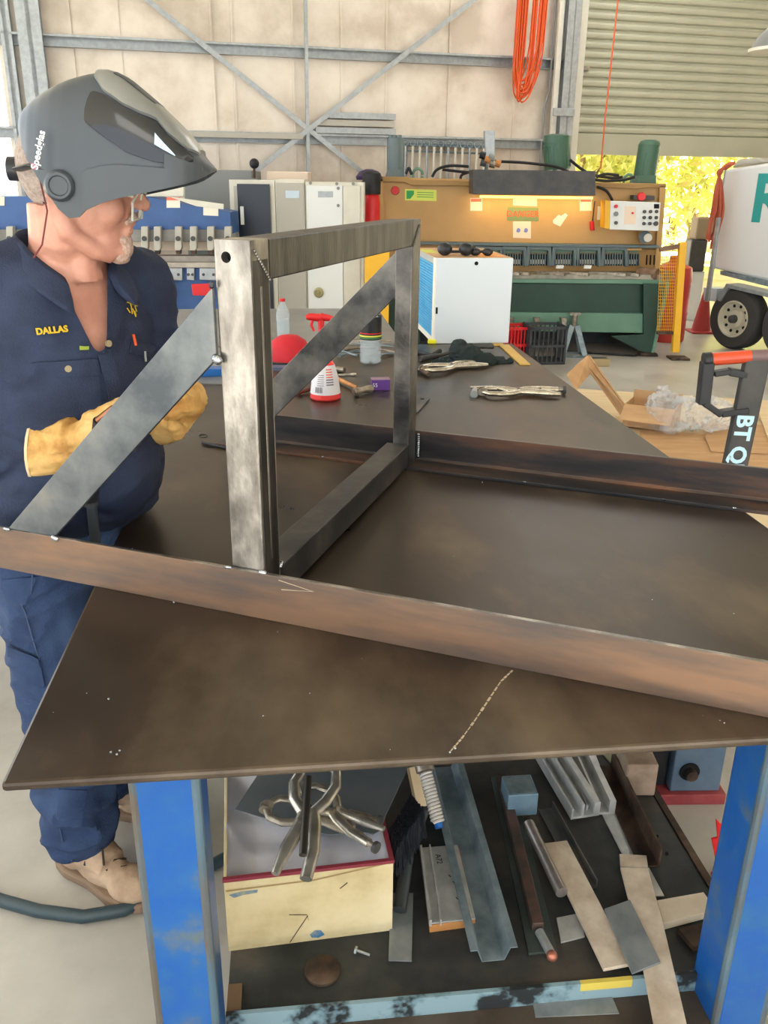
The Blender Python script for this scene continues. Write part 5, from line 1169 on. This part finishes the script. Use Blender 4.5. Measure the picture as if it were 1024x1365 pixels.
# purple box, hammer, wrench, bolt etc.
bm_ = Matrix.Translation(T(507, 519)) @ Matrix.Rotation(R(8), 4, 'Z')
pbx = thing('purple_carton', 'small purple carton lying on the table beside the hammer', 'box', T(507, 519), R(8))
MB().box(-.034, .034, -.022, .022, 0, .04).build('carton_body', mat('purple', (96, 58, 138), rough=.4), pbx, bevel=.002); MB().box(-.034, .034, -.022, .022, .0401, .041).build('carton_top', mat('purple top', (150, 120, 140), rough=.4), pbx)
text('lettering', '55', .02, white, frame_m((-.022, -.0228, .02), (1, 0, 0), (0, -1, 0)), pbx, .0003, False); text('lettering', '0', .022, mat('dark purple', (52, 32, 80)), frame_m((.0345, 0, .02), (0, 1, 0), (1, 0, 0)), pbx, .0003, False)
ham = thing('hammer', 'ball peen hammer with wooden handle lying toward the purple carton', 'hammer', T(480, 517))
a, b = T(450, 505, TZ+.012), T(476, 517, TZ+.014)
MB().tube([a, a.lerp(b, .5), b], [.009, .008, .0065], 10).build('handle', wood, ham, world=True, smooth=True)
d, l = along(T(467, 523), T(503, 516)); c = T(484, 520, TZ+.016)
MB().tube([c-d*.045, c-d*.03, c-d*.012, c+d*.012, c+d*.022, c+d*.04], [.011, .015, .011, .012, .014, .014], 12).build('head', chrome_dk, ham, world=True, smooth=True)
sp2 = thing('spanner', 'open ended spanner lying behind the hammer', 'spanner', T(466, 499))
a, b = T(446, 500, TZ+.006), T(471, 499, TZ+.006); d, l = along(a, b)
MB().bar(a, b, .012, .006).cyl(b-V((0, 0, .003)), b+V((0, 0, .004)), .014, 6).build('shank', chrome, sp2, world=True, bevel=.001)
tag(MB().cyl(T(449, 492, TZ+.012), T(459, 493, TZ+.012), .012, 14).build('steel_bush', chrome_dk, smooth=True), 'short round steel bush standing behind the spanner', 'bush')
tag(MB().tube([T(396, 524, TZ+.009), T(412, 519, TZ+.012), T(425, 517, TZ+.01)], [.009, .007, .006], 10).build('pliers_handle', mat('rust red handle', (104, 48, 36), rough=.5), smooth=True), 'dark red tool handle poking out left of the spray bottle', 'tool handle')
# clutter pile of clamps behind dark-label bottle
rnd = random.Random(5)
lbls = ['leftmost steel clamp arm in the pile left of the dark-label bottle', 'second clamp arm in the tool pile, close to the bottle', 'long thin rod across the tool pile behind the bottle', 'clamp handle just right of the dark-label bottle', 'flat bar end right of the dark-label bottle', 'short clamp arm at back of the tool pile', 'grey bar lowest in the tool pile left of the bottle', 'thin dark bar at the far back of the tool pile']
pile = [((452, 474), (482, 468), .012, .011), ((458, 466), (500, 463), .012, .026), ((470, 458), (524, 462), .006, .04), ((502, 466), (527, 470), .011, .012), ((506, 474), (524, 471), .009, .009), ((480, 455), (500, 458), .01, .012), ((450, 468), (476, 474), .008, .03), ((462, 452), (522, 455), .006, .012)]
for k, (a, b, r_, z) in enumerate(pile):
    pa, pb_ = T(*a, TZ+z), T(*b, TZ+z); o = MB().tube([pa, pa.lerp(pb_, .4)+V((0, .004, .004)), pb_], [r_, r_*.7, r_*.9], 8, True, .7).build('clamp_arm', chrome_dk if k % 2 else galv_dk, smooth=True); tag(o, lbls[k], 'clamp')
# locking C clamps
def c_clamp(label, root_px, z, S_, ang, m=chrome, flipz=1, name='locking_clamp', M4=None, knob=True):
    """jaw loop + handles, built flat in local xy, x along the handles"""
    t = thing(name, label, 'clamp', T(*root_px, z) if M4 is None else (0, 0, 0), ang if M4 is None else 0)
    if M4 is not None:
        t.location = M4.to_translation(); t.rotation_euler = M4.to_euler(); RM[t.name] = M4
    def bar_(pts, r_, nm, mt, fl=.8): return MB().tube([V((x*S_, y*S_, zz*S_)) for x, y, zz in pts], [q*S_*1.4 for q in r_], 10, True, fl).build(nm, mt, t, smooth=True)
    bar_([(0, 0, .02), (-.03, .02, .02), (-.07, .035, .02), (-.11, .03, .02), (-.135, .0, .02)], [.009, .009, .0085, .008, .006], 'upper_jaw', m)
    bar_([(0, -.02, .02), (-.03, -.045, .02), (-.07, -.055, .02), (-.11, -.045, .02), (-.13, -.02, .02)], [.009, .009, .0085, .008, .006], 'lower_jaw', m)
    bar_([(-.135, .0, .02), (-.133, -.004, .02)], [.014, .014], 'swivel_pad', chrome_dk); bar_([(-.13, -.024, .02), (-.131, -.018, .02)], [.013, .013], 'swivel_pad', chrome_dk)
    h1 = bar_([(0, 0, .02), (.03, .008, .022), (.09, .018, .022), (.15, .016, .02)], [.010, .011, .010, .009], 'fixed_handle', m)
    bar_([(.15, .016, .02), (.172, .0155, .02)], [.006, .006], 'adjusting_screw', chrome_dk, 1) if knob else None
    if knob: bar_([(.168, .0155, .02), (.178, .015, .02)], [.011, .011], 'screw_knob', darkgrey, 1)
    bar_([(.0, -.018, .02), (.04, -.022, .02), (.09, -.036, .02), (.145, -.046, .018)], [.009, .011, .011, .006], 'release_handle', m)
    bar_([(.03, -.02, .022), (.08, -.0, .024)], [.005, .004], 'toggle_link', chrome_dk)
    for q in ((0, -.008), (.03, -.02), (.08, .0)): MB().cyl((q[0]*S_, q[1]*S_, .012*S_), (q[0]*S_, q[1]*S_, .032*S_), .005*S_, 10).build('rivet', chrome_dk, t, smooth=True)
    return t
aa = T(655, 528); bb = T(745, 527); an = math.atan2(bb.y-aa.y, bb.x-aa.x)
c_clamp('locking C clamp with open jaws lying alone on the right side of the table', (690, 528), TZ-.004, 1.0, an-.05)
MB().cyl(T(632, 521, TZ+.0), T(632, 521, TZ+.022), .012, 16)
tag(MB().cyl(T(632, 526, TZ+.011), T(634, 521, TZ+.012), .013, 18).build('round_pad', galv, smooth=True), 'round grey pad standing at the left tip of the lone clamp', 'pad')
tag(MB().tube([T(626, 516, TZ+.018), T(656, 515, TZ+.022), T(680, 523, TZ+.012), T(740, 519, TZ+.014)], [.006, .006, .008, .007], 8, True, .6).build('long_clamp_bar', chrome, smooth=True), 'slim second clamp bar lying behind the lone locking clamp', 'clamp')
aa = T(565, 496); bb = T(655, 486); an = math.atan2(bb.y-aa.y, bb.x-aa.x)
c_clamp('locking clamp lying in front of the dark rag near the white box', (600, 494), TZ-.004, 1.05, an, chrome)
tag(MB().tube([T(560, 478, TZ+.012), T(590, 473, TZ+.014), T(620, 462, TZ+.02), T(658, 462, TZ+.02)], [.012, .009, .009, .011], 10).build('breaker_bar', darkgrey, smooth=True), 'dark bar lying against the foot of the white box behind the rag', 'bar')
tag(MB().tube([T(556, 470, TZ+.012), T(575, 474, TZ+.014), T(586, 468, TZ+.012)], [.014, .01, .012], 10).build('dark_grip', black, smooth=True), 'short black grip lying behind the far post', 'grip')
tag(MB().tube([T(552, 491, TZ+.012), T(562, 494, TZ+.014), T(572, 499, TZ+.012)], [.009, .008, .009], 10).build('pivot_link', rustdark, smooth=True), 'small dark link at the end of the clamp by the far post', 'link')
tag(MB().box(-.02, .02, -.012, .012, 0, .02, Matrix.Translation(T(576, 458))).build('yellow_cap', mat('lime yellow', (226, 220, 40), rough=.5), bevel=.004), 'tiny lime yellow cap at the left foot of the white box', 'stopper')  # small yellow cap lying loose on the table
# rag
mb = MB(); rnd = random.Random(2)
for (x, y, a_, b_, c_) in ((600, 480, .05, .03, .012), (622, 476, .07, .05, .05), (640, 480, .07, .04, .03), (665, 481, .06, .03, .012), (590, 483, .05, .02, .008), (612, 472, .04, .05, .06)):
    mb.ell(T(x, y, TZ+c_*.6), (a_, b_, c_), n=10)
me = remesh(mb, .006, 2, fold=.010, fscale=26, seed=2)
for v in me.vertices: v.co.z = max(v.co.z, TZ+.001)
tag(organic('dark_rag', me, mat('dark green rag', (30, 42, 42), rough=.9, bump=.2)), 'crumpled dark green rag on the table in front of the white box', 'rag')
# yellow level strip along the right edge
a, b = T(672, 460, TZ+.004), T(700, 486, TZ+.004)
tag(MB().bar(a, b, .045, .006).build('yellow_strip', mat('ochre strip', (196, 156, 66), (206, 168, 80), rough=.5), bevel=.001), 'ochre yellow flat strip along the far right edge of the table', 'strip')
tag(MB().bar(T(657, 459, TZ+.004), T(671, 459, TZ+.004), .05, .006).build('yellow_strip', MATS['ochre strip']), 'short ochre strip piece at the right foot of the white box', 'strip')
# plate with slot by far post, thin rod by front post
pl = [T(549, 541), T(560, 530), T(573, 533), T(556, 552)]
tp2 = thing('steel_tag_plate', 'small grey plate with slot beside the far post', 'plate', T(560, 540)); MB().prism([(p.x, p.y) for p in pl], TZ+.001, TZ+.006).build('plate', mill, tp2, world=True, bevel=.001)
MB().prism([(p.x, p.y) for p in (T(561, 533), T(566, 533.5), T(565, 535), T(560, 534.5))], TZ+.006, TZ+.0064).build('slot', blk_hole, tp2, world=True)
tag(MB().cyl(T(270, 590, TZ+.005), T(302, 597, TZ+.005), .0045, 8).build('electrode_stub', black, smooth=True), 'short black rod lying on the table left of the front post', 'rod')
tag(MB().tube([T(271+5.5*math.cos(k*.5236), 581+2*math.sin(k*.5236), TZ+.0012) for k in range(13)], .001, 5).build('wire_ring', black), 'tiny wire ring on the table above the black rod', 'ring')
# ================================================================== LOWER SHELF
def S(x, y, z=SZ): return onz(x, y, z)
def flat(name, m, pts, z0, th, label, cat='flat bar', bevel=.0008, grp=None):
    pl = [onz(x, y, z0+th) for x, y in pts]; return tag(MB().prism([(p.x, p.y) for p in pl], z0, z0+th).build(name, m, bevel=bevel), label, cat, grp)
# carton with liner
bz = SZ; z1 = SZ+.18
A_, B_ = S(305, 1268), S(523, 1240); A_.z = B_.z = bz
dv = (B_-A_).normalized(); nv = V((-dv.y, dv.x, 0)); Lb = (B_-A_).length; Wb = .34
cx = thing('carton', 'yellowed open cardboard carton lined with white plastic on the lower shelf', 'box', A_, math.atan2(dv.y, dv.x))
Hb = .172
for k, (x0, x1, y0, y1) in enumerate(((0, Lb, 0, .006), (0, Lb, Wb-.006, Wb), (0, .006, .006, Wb-.006), (Lb-.006, Lb, .006, Wb-.006))): MB().box(x0, x1, y0, y1, .006, Hb).build('side_panel', cardy, cx, bevel=.001)
MB().box(0, Lb, 0, Wb, 0, .006).build('bottom_panel', cardy, cx)
liner = mat('white liner', (196, 196, 206), (214, 214, 222), rough=.3, scale=7, bump=.3, bscale=14)
mb = MB(); nx, ny = 26, 26
for j in range(ny+1):
    for i in range(nx+1):
        u, v = i/nx, j/ny; z = Hb-.004-.035*min(1, 6*min(u, 1-u, v+.05, 1-v)) + .012*noise.noise(V((u*6, v*6, 1)))
        mb.v.append((u*(Lb-.008)+.004, v*(Wb-.008)+.004, z))
for j in range(ny):
    for i in range(nx): a = j*(nx+1)+i; mb.f.append((a, a+1, a+nx+2, a+nx+1))
ln = mb.build('plastic_liner', liner, cx, smooth=True); so2 = ln.modifiers.new('s', 'SOLIDIFY'); so2.thickness = .002
rr_ = mat('red tape edge', (128, 44, 56), rough=.6)
MB().box(-.002, Lb+.002, -.002, .007, Hb-.004, Hb+.003).box(Lb-.007, Lb+.002, .007, Wb, Hb-.004, Hb+.003).build('red_edge', rr_, cx, bevel=.001)
bl = mat('blue paint smear', (44, 106, 150), (150, 150, 130), rough=.8, scale=40)
def cface(pts, nm, m_, off=.0007):
    mb = MB(); Pn = []
    for x, y in pts:
        r = ray(x, y); c = V((0, 0, HC)); t = (A_-nv*off-c).dot(nv)/r.dot(nv); Pn.append(c+r*t)
    mb.add(Pn, [tuple(range(len(Pn)))]); mb.build(nm, m_, cx, world=True)
cface([(305, 1193), (322, 1188), (344, 1186), (343, 1190), (325, 1193), (312, 1197)], 'blue_smear', bl); cface([(413, 1246), (420, 1240), (428, 1240), (433, 1246), (425, 1250), (416, 1250)], 'blue_smear', bl)
cr_ = mat('crease brown', (150, 126, 84), rough=.9)
cface([(302, 1189), (300, 1187), (420, 1172), (524, 1148), (524, 1150), (420, 1174)], 'crease', cr_)
for q in (((385, 1219), (409, 1219)), ((409, 1219), (411, 1226)), ((410, 1220), (386, 1256)), ((453, 1184), (463, 1176))):
    (x0, y0), (x1_, y1_) = q; cface([(x0, y0), (x1_, y1_), (x1_+.8, y1_+1), (x0+.8, y0+1)], 'scuff_mark', rustdark)
# sheet of steel lying over carton
zc = z1-.0
flat('steel_sheet', mat('dull grey sheet', (96, 104, 108), (112, 118, 120), rough=.5, metal=.3, scale=6), [(313, 1079), (345, 1030), (350, 990), (555, 990), (540, 1032), (515, 1085), (508, 1106), (497, 1112), (478, 1108), (440, 1113), (400, 1104)], SZ+Hb+.004, .002, 'dull grey steel offcut lying across the open carton', 'sheet')
# clamps cluster hanging / lying above the carton
def clampM(px_, py_, z, ang, tx, ty_, S_, lab, m=chrome, kb=True):
    M4 = Matrix.Translation(onz(px_, py_, z)) @ Matrix.Rotation(ang, 4, 'Z') @ Matrix.Rotation(tx, 4, 'X') @ Matrix.Rotation(ty_, 4, 'Y'); return c_clamp(lab, None, 0, S_, 0, m, M4=M4, knob=kb)
zc = SZ+Hb+.03
clampM(418, 1092, zc+.03, R(-97), R(0), R(12), .92, 'locking clamp on the carton with handles pointing toward the front', chrome, False)
clampM(443, 1075, zc+.045, R(-42), R(180), R(0), .72, 'locking clamp on the carton with handles pointing to the right', chrome)
clampM(420, 1092, zc+.0, R(-14), R(0), R(0), .74, 'lowest locking clamp on the carton under the other two', chrome_dk)
tag(MB().cyl(onz(411, 1036, SZ+Hb+.13), onz(404, 1140, SZ+Hb+.075), .0075, 12).build('steel_rod', mat('dark rod', (70, 66, 60), rough=.4, metal=.7), smooth=True), 'dark upright rod leaning on the clamps over the carton', 'rod')
# brush and tube beside the carton
tag(flat('flat_bar', flatgrey, [(521, 1190), (551, 1190), (549, 1281), (518, 1280)], SZ+.001, .003, 'short grey strip on the shelf right of the carton') , 'short grey strip on the shelf right of the carton', 'flat bar')
br = thing('wire_brush', 'black bristle broom head beside the carton on the lower shelf', 'brush', S(545, 1115))
mb = MB(); rnd = random.Random(8); q = [onz(520, 1105, SZ+.13), onz(548, 1058, SZ+.13), onz(566, 1078, SZ+.13), onz(530, 1130, SZ+.13)]
for k in range(900):
    u, v = rnd.random(), rnd.random(); p = q[0].lerp(q[1], u).lerp(q[3].lerp(q[2], u), v); mb.bar(p, p+V((rnd.uniform(-.012, .012), rnd.uniform(-.012, .012), -.07)), .0016, .0016)
o = mb.build('bristles', mat('bristle black', (26, 28, 38), rough=.7), br, world=True); o['kind'] = 'stuff'
MB().prism([(p.x, p.y) for p in q], SZ+.055, SZ+.075).build('block', blackpl, br, world=True); MB().box(-.01, .01, -.01, .01, 0, .056).build('rest', blackpl, br)
tag(MB().tube([onz(567, 1078, SZ+.1), onz(545, 1130, SZ+.06), onz(533, 1213, SZ+.02)], [.011, .013, .014], 12).build('bent_tube', mat('dark painted tube', (42, 48, 50), (60, 66, 66), rough=.45), smooth=True), 'dark bent tube leaning against the broom head beside the carton', 'tube')
tag(MB().bar(onz(552, 1022, SZ+.12), onz(563, 1075, SZ+.05), .03, .02).build('timber_offcut', ply), 'pale timber offcut leaning behind the coiled hose', 'timber')
co_ = thing('coiled_air_hose', 'clear coiled hose with blue tip hanging beside the metal channel', 'hose', onz(584, 1098, SZ+.10))
pA, pB = onz(564, 1016, SZ+.2), onz(584, 1096, SZ+.12); d = (pB-pA).normalized(); a_ = d.orthogonal().normalized(); b_ = d.cross(a_)
MB().tube([pA.lerp(pB, k/180)+(a_*math.cos(k*.62)+b_*math.sin(k*.62))*.012 for k in range(30, 181)], .0035, 6).build('coil', mat('clear hose', (190, 184, 176), rough=.2), co_, world=True, smooth=True)
MB().cyl(pA, pB+d*.004, .007, 8).build('inner_tube', mat('inner hose', (150, 140, 130), rough=.4), co_, world=True); MB().cyl(pB, pB+d*.012, .009, 12).build('blue_tip', bluep, co_, world=True, smooth=True)
MB().cyl(pA-d*.02, pA+d*.02, .02, 14).build('fitting', chrome_dk, co_, world=True, smooth=True)
# hat channel
zc = SZ+.055
a, b = onz(591, 1010, zc), onz(659, 1266, zc-.02)
hc = [(-.045, .03), (-.032, .03), (-.022, 0), (.022, 0), (.032, .03), (.045, .03), (.045, .032), (.0305, .032), (.0205, .002), (-.0205, .002), (-.0305, .032), (-.045, .032)]
tag(MB().extr([(x, z-.03) for x, z in hc], a, b).build('top_hat_channel', galv_dk, bevel=.0005), 'long blue grey folded channel, widest profile on the lower shelf', 'channel')
# aluminium plate with rib on timber
pl = [(559, 1130), (610, 1126), (634, 1224), (572, 1231)]
tw = flat('timber_block', wood, [(561, 1134), (612, 1130), (634, 1226), (573, 1234)], SZ+.001, .018, 'orange timber block under the marked aluminium plate', 'timber')
ap_ = thing('aluminium_plate', 'aluminium plate with rib and handwritten marks on an orange timber block', 'plate', onz(595, 1180, SZ+.019)); pq = [onz(x, y, SZ+.023) for x, y in pl]
MB().prism([(p.x, p.y) for p in pq], SZ+.0195, SZ+.023).build('plate', alu, ap_, world=True, bevel=.0005)
MB().bar(onz(561, 1130, SZ+.031), onz(574, 1231, SZ+.031), .005, .016).bar(onz(573, 1129, SZ+.031), onz(588, 1230, SZ+.031), .003, .016).build('rib', alu, ap_, world=True, bevel=.0005)
ink = mat('marker ink', (40, 40, 46), rough=.6)
def zt_text(s_, x, y, z, sz, px_dir, par):
    p = onz(x, y, z); q_ = onz(x+px_dir[0], y+px_dir[1], z); return text('handwriting', s_, sz, ink, frame_m(p, q_-p, (0, 0, 1)), par, .0002)
zt_text('A72', 585, 1145, SZ+.0235, .017, (3, 12), ap_)
for x, y in ((598, 1166), (604, 1175), (608, 1196), (612, 1203), (618, 1213), (620, 1218)): MB().bar(onz(x, y, SZ+.0233), onz(x+3, y+3, SZ+.0233), .002, .0005).build('pen_mark', ink, ap_, world=True)
# flat plate under square bar, square bar, rod
flat('flat_bar', mat('dark green flat', (62, 72, 70), (86, 94, 90), rough=.5, metal=.3, scale=8), [(655, 1035), (684, 1035), (743, 1267), (705, 1271)], SZ+.001, .006, 'wide dark flat bar under the rusty square bar')
tag(MB().bar(onz(668, 1035, SZ+.032), onz(717, 1236, SZ+.024), .022, .022).build('square_bar', mat('rusty square bar', (52, 50, 50), (86, 74, 68), (110, 84, 76), rough=.5, metal=.5, scale=14), bevel=.001), 'rusty square bar lying on the dark flat bar', 'bar')
cp = mat('copper tip', (176, 112, 92), rough=.4, metal=.6)
tr2 = thing('contact_rod', 'short clear rod with copper ball end in front of the square bar', 'rod', onz(728, 1256, SZ+.008))
MB().cyl(onz(719, 1242, SZ+.018), onz(734, 1270, SZ+.018), .009, 14).build('shaft', galv, tr2, world=True, smooth=True); MB().ell(onz(736, 1274, SZ+.018), .0105).build('ball_end', cp, tr2, world=True, smooth=True)
# blue grey square stub
stb = thing('tube_stub', 'pale blue grey square tube stub standing at the head of square bar', 'tube', onz(693, 1060, SZ+.04))
p = onz(692, 1060, SZ+.05); m4 = Matrix.Translation(p) @ Matrix.Rotation(R(6), 4, 'Z')
MB().box(-.035, .035, -.035, .035, -.03, .03, m4).build('stub', mat('pale blue paint', (92, 118, 134), (106, 130, 144), rough=.5, scale=20), stb, world=True, bevel=.003); MB().box(-.03, .03, -.03, .03, .0301, .0306, m4).build('worn_top', galv_dk, stb, world=True)
MB().box(-.02, .02, -.02, .02, -.048, -.03, m4).build('packer', rustdark, stb, world=True)
# pipe
tag(MB().tube([onz(705, 1098, SZ+.034), onz(749, 1190, SZ+.03)], .0125, 18).build('steel_pipe', mat('bare pipe', (130, 122, 116), (158, 150, 144), rough=.35, metal=.6, scale=20), smooth=True), 'bare round pipe offcut between square bar and tan plate', 'pipe')
# tan flat bar etc.
flat('flat_bar', alu, [(742, 1223), (772, 1217), (780, 1248), (748, 1256)], SZ+.001, .004, 'short pale channel offcut poking out under the tan flat bar')
flat('flat_bar', alu_tan, [(725, 1124), (756, 1120), (842, 1284), (805, 1291)], SZ+.018, .008, 'wide tan flat bar lying diagonally beside the pipe')
flat('flat_bar', flatgrey, [(806, 1211), (840, 1199), (881, 1282), (843, 1297)], SZ+.03, .005, 'short dark grey flat bar across the end of the tan bar')
flat('flat_bar', alu_tan, [(827, 1156), (864, 1157), (884, 1230), (916, 1366), (930, 1420), (888, 1420), (872, 1366), (846, 1230)], SZ+.024, .005, 'long tapering strip running off the front of the shelf')
flat('flat_bar', alu_tan, [(826, 1138), (862, 1140), (864, 1155), (827, 1154)], SZ+.012, .005, 'small square end plate beyond the long strip')
flat('flat_bar', alu, [(862, 1290), (877, 1288), (886, 1350), (873, 1350)], SZ+.016, .004, 'narrow bright strip under the long strip at shelf front')
o = flat('flat_bar', mat('bright cream block', (200, 186, 164), (216, 204, 184), rough=.5, metal=.1, scale=12), [(876, 1200), (938, 1189), (954, 1211), (953, 1213), (884, 1231)], SZ+.004, .018, 'thick cream flat block beside the right leg on shelf')
# angle q, extrusions, strips and angle p
def angle(p, q, w_, h_, th, m, label, cat='angle', nm='angle_bar'):
    return tag(MB().extr([(0, 0), (w_, 0), (w_, th), (th, th), (th, h_), (0, h_)], p, q).build(nm, m, bevel=.0005), label, cat)
angle(onz(737, 1078, SZ+.003), onz(796, 1184, SZ+.003), .036, .022, .003, mat('steel angle', (92, 98, 102), (126, 122, 112), rough=.4, metal=.6, scale=10), 'steel angle lying between pipe and aluminium extrusions')
def extrusion(p, q, label):
    return tag(MB().extr([(-.035, 0), (.035, 0), (.035, .03), (.03, .03), (.03, .006), (.01, .006), (.01, .038), (.004, .038), (.004, .006), (-.02, .006), (-.02, .038), (-.035, .038)], p, q).build('aluminium_extrusion', alu, bevel=.0006), label, 'extrusion')
extrusion(onz(728, 1004, SZ+.02), onz(780, 1090, SZ+.012), 'aluminium window extrusion at the back of the shelf, left one')
extrusion(onz(762, 1000, SZ+.004), onz(800, 1086, SZ+.004), 'aluminium window extrusion at the back of the shelf, right one')
flat('flat_bar', alu, [(766, 1002), (792, 1000), (824, 1080), (886, 1194), (858, 1194), (806, 1092)], SZ+.001, .003, 'long light strip running down from the extrusions toward the leg')
flat('flat_bar', mat('olive strip', (148, 148, 118), rough=.5), [(800, 1001), (824, 1000), (859, 1048), (848, 1050), (835, 1040)], SZ+.001, .003, 'olive strip with white end at the back right of the shelf'); 
flat('white_tip', paper, [(845, 1037), (853, 1037), (859, 1048), (848, 1050)], SZ+.0045, .0006, 'white taped end of the olive strip', 'tape')
apx = onz(816, 1022, SZ+.006); bpx = onz(880, 1156, SZ+.006)
rang = thing('rusty_angle', 'dark rusty angle bar with drilled holes near the right shelf edge', 'angle', onz(850, 1090, SZ+.005))
MB().extr([(0, 0), (.045, 0), (.045, .005), (.005, .005), (.005, .05), (0, .05)], apx, bpx).build('angle', rustdark, rang, world=True, bevel=.0006)
for x, y in ((843, 1055), (876, 1115), (889, 1138)): MB().cyl(onz(x, y, SZ+.0112), onz(x, y, SZ+.0118), .004, 12).build('hole', blk_hole, rang, world=True)
# things on the front: disc, bolt, sheet
tag(MB().lathe([(.031, 0), (.033, .002), (.033, .008), (.031, .0095), (.002, .0095)], 32, Matrix.Translation(S(430, 1296))).build('steel_disc', rustdark, smooth=True), 'round dark steel disc on the shelf in front of the carton', 'disc')
bo_ = thing('bolt', 'small bright bolt lying between disc and grey strip', 'bolt', S(484, 1270)); a, b = onz(476, 1267, SZ+.006), onz(493, 1273, SZ+.004)
MB().cyl(a, b, .0025, 10).build('shank', galv, bo_, world=True); MB().cyl(a-(b-a).normalized()*.004, a, .0075, 6).build('head', galv, bo_, world=True)
zf = SZ-.03
fs = MB().box(lu0+.09, ur+.02, -.005, sv0-.008, zf-.008, zf).build('front_plate', mat('front plate', (64, 54, 46), (88, 78, 68), rough=.6, scale=6, metal=.2), tb)
flat('flat_bar', flatgrey, [(708, 1327), (815, 1325), (826, 1351), (714, 1356)], zf+.001, .002, 'grey offcut lying in front of the shelf rail')
# rusty packer and dark recess beside the right leg
flat('timber_packer', rustdark, [(903, 1236), (935, 1232), (950, 1258), (925, 1262)], SZ+.001, .012, 'brown packer lying behind the right leg', 'packer')
# bracket at the left end of the shelf rail
MB().box(lu0+.1, lu0+.125, sv0-.0, sv0+.06, SZ, SZ+.006).build('shelf_bracket', mat('ochre edge', (104, 82, 58), rough=.6), tb)
# ================================================================== FLOOR ITEMS
hf_ = [V((-1.25, 1.72, .016)), onz(0, 1200, .016), onz(50, 1214, .016), onz(110, 1222, .016), onz(165, 1213, .016), onz(215, 1190, .016), V((-.35, 1.75, .016)), V((-.2, 2.0, .016))]
tag(MB().tube([hf_[max(0, i)].lerp(hf_[min(i+1, len(hf_)-1)], k/5) for i in range(len(hf_)-1) for k in range(5)], .0155, 10).build('floor_hose', mat('dark teal hose', (48, 64, 70), rough=.4), smooth=True), 'dark hose lying on the floor in front of the welder boots', 'hose')
# pedestal machine foot on the right
vb = onz(922, 1072, .02); pd = thing('machine_pedestal', 'blue grey steel pedestal on a red base plate right of the shelf', 'pedestal', (vb.x, vb.y+.12, 0), R(2))
MB().box(-.095, .10, -.10, .12, 0, .035).build('base_plate', mat('worn red', (132, 48, 54), (150, 66, 66), rough=.6, scale=14), pd, bevel=.003)
MB().prism([(-.055, -.085), (.085, -.085), (.085, .1), (-.055, .1)], .035, .42).build('column', mat('worn blue grey', (78, 98, 118), (92, 110, 128), rough=.45, scale=10), pd, bevel=.004)
pc = ony(919, 1028, vb.y+.035); q_ = RM[pd.name].inverted() @ pc
MB().cyl((q_.x, -.11, q_.z), (q_.x, -.08, q_.z), .016, 14).build('bolt', rustdark, pd, smooth=True); MB().cyl((q_.x, -.09, q_.z), (q_.x, -.0845, q_.z), .028, 18).build('bolt_recess', blk_hole, pd, smooth=True)
MB().box(-.12, -.06, -.06, .1, .036, .4).build('dark_cover', black, pd, bevel=.004)
wo = onz(866, 1010, .34); tag(MB().box(-.04, .035, -.03, .05, 0, wo.z-SZ+.0, Matrix.Translation((wo.x-.02, wo.y, SZ+.001))).build('timber_block', mat('weathered block', (128, 108, 90), (160, 140, 122), rough=.8, scale=14), bevel=.005), 'weathered timber block at the back right corner of the shelf', 'timber')
# red bracket by the right leg
rp0 = onz(968, 1185, .0)
rb2 = thing('red_bracket', 'bright red bracket plate standing on the floor left of the right leg', 'bracket', (rp0.x, rp0.y, 0))
Yb = rp0.y
pts = [ony(x, y, Yb) for x, y in ((955, 1091), (962, 1098), (980, 1112), (985, 1150), (972, 1184), (962, 1182), (949, 1118), (957, 1116))]; zmin = min(p.z for p in pts)
MB().xz([(p.x, p.z-zmin+.0) for p in pts], Yb, Yb+.006).build('plate', red, rb2, world=True, bevel=.001)
MB().box(-.02, .09, .0, .05, 0, .006).build('foot', red, rb2)
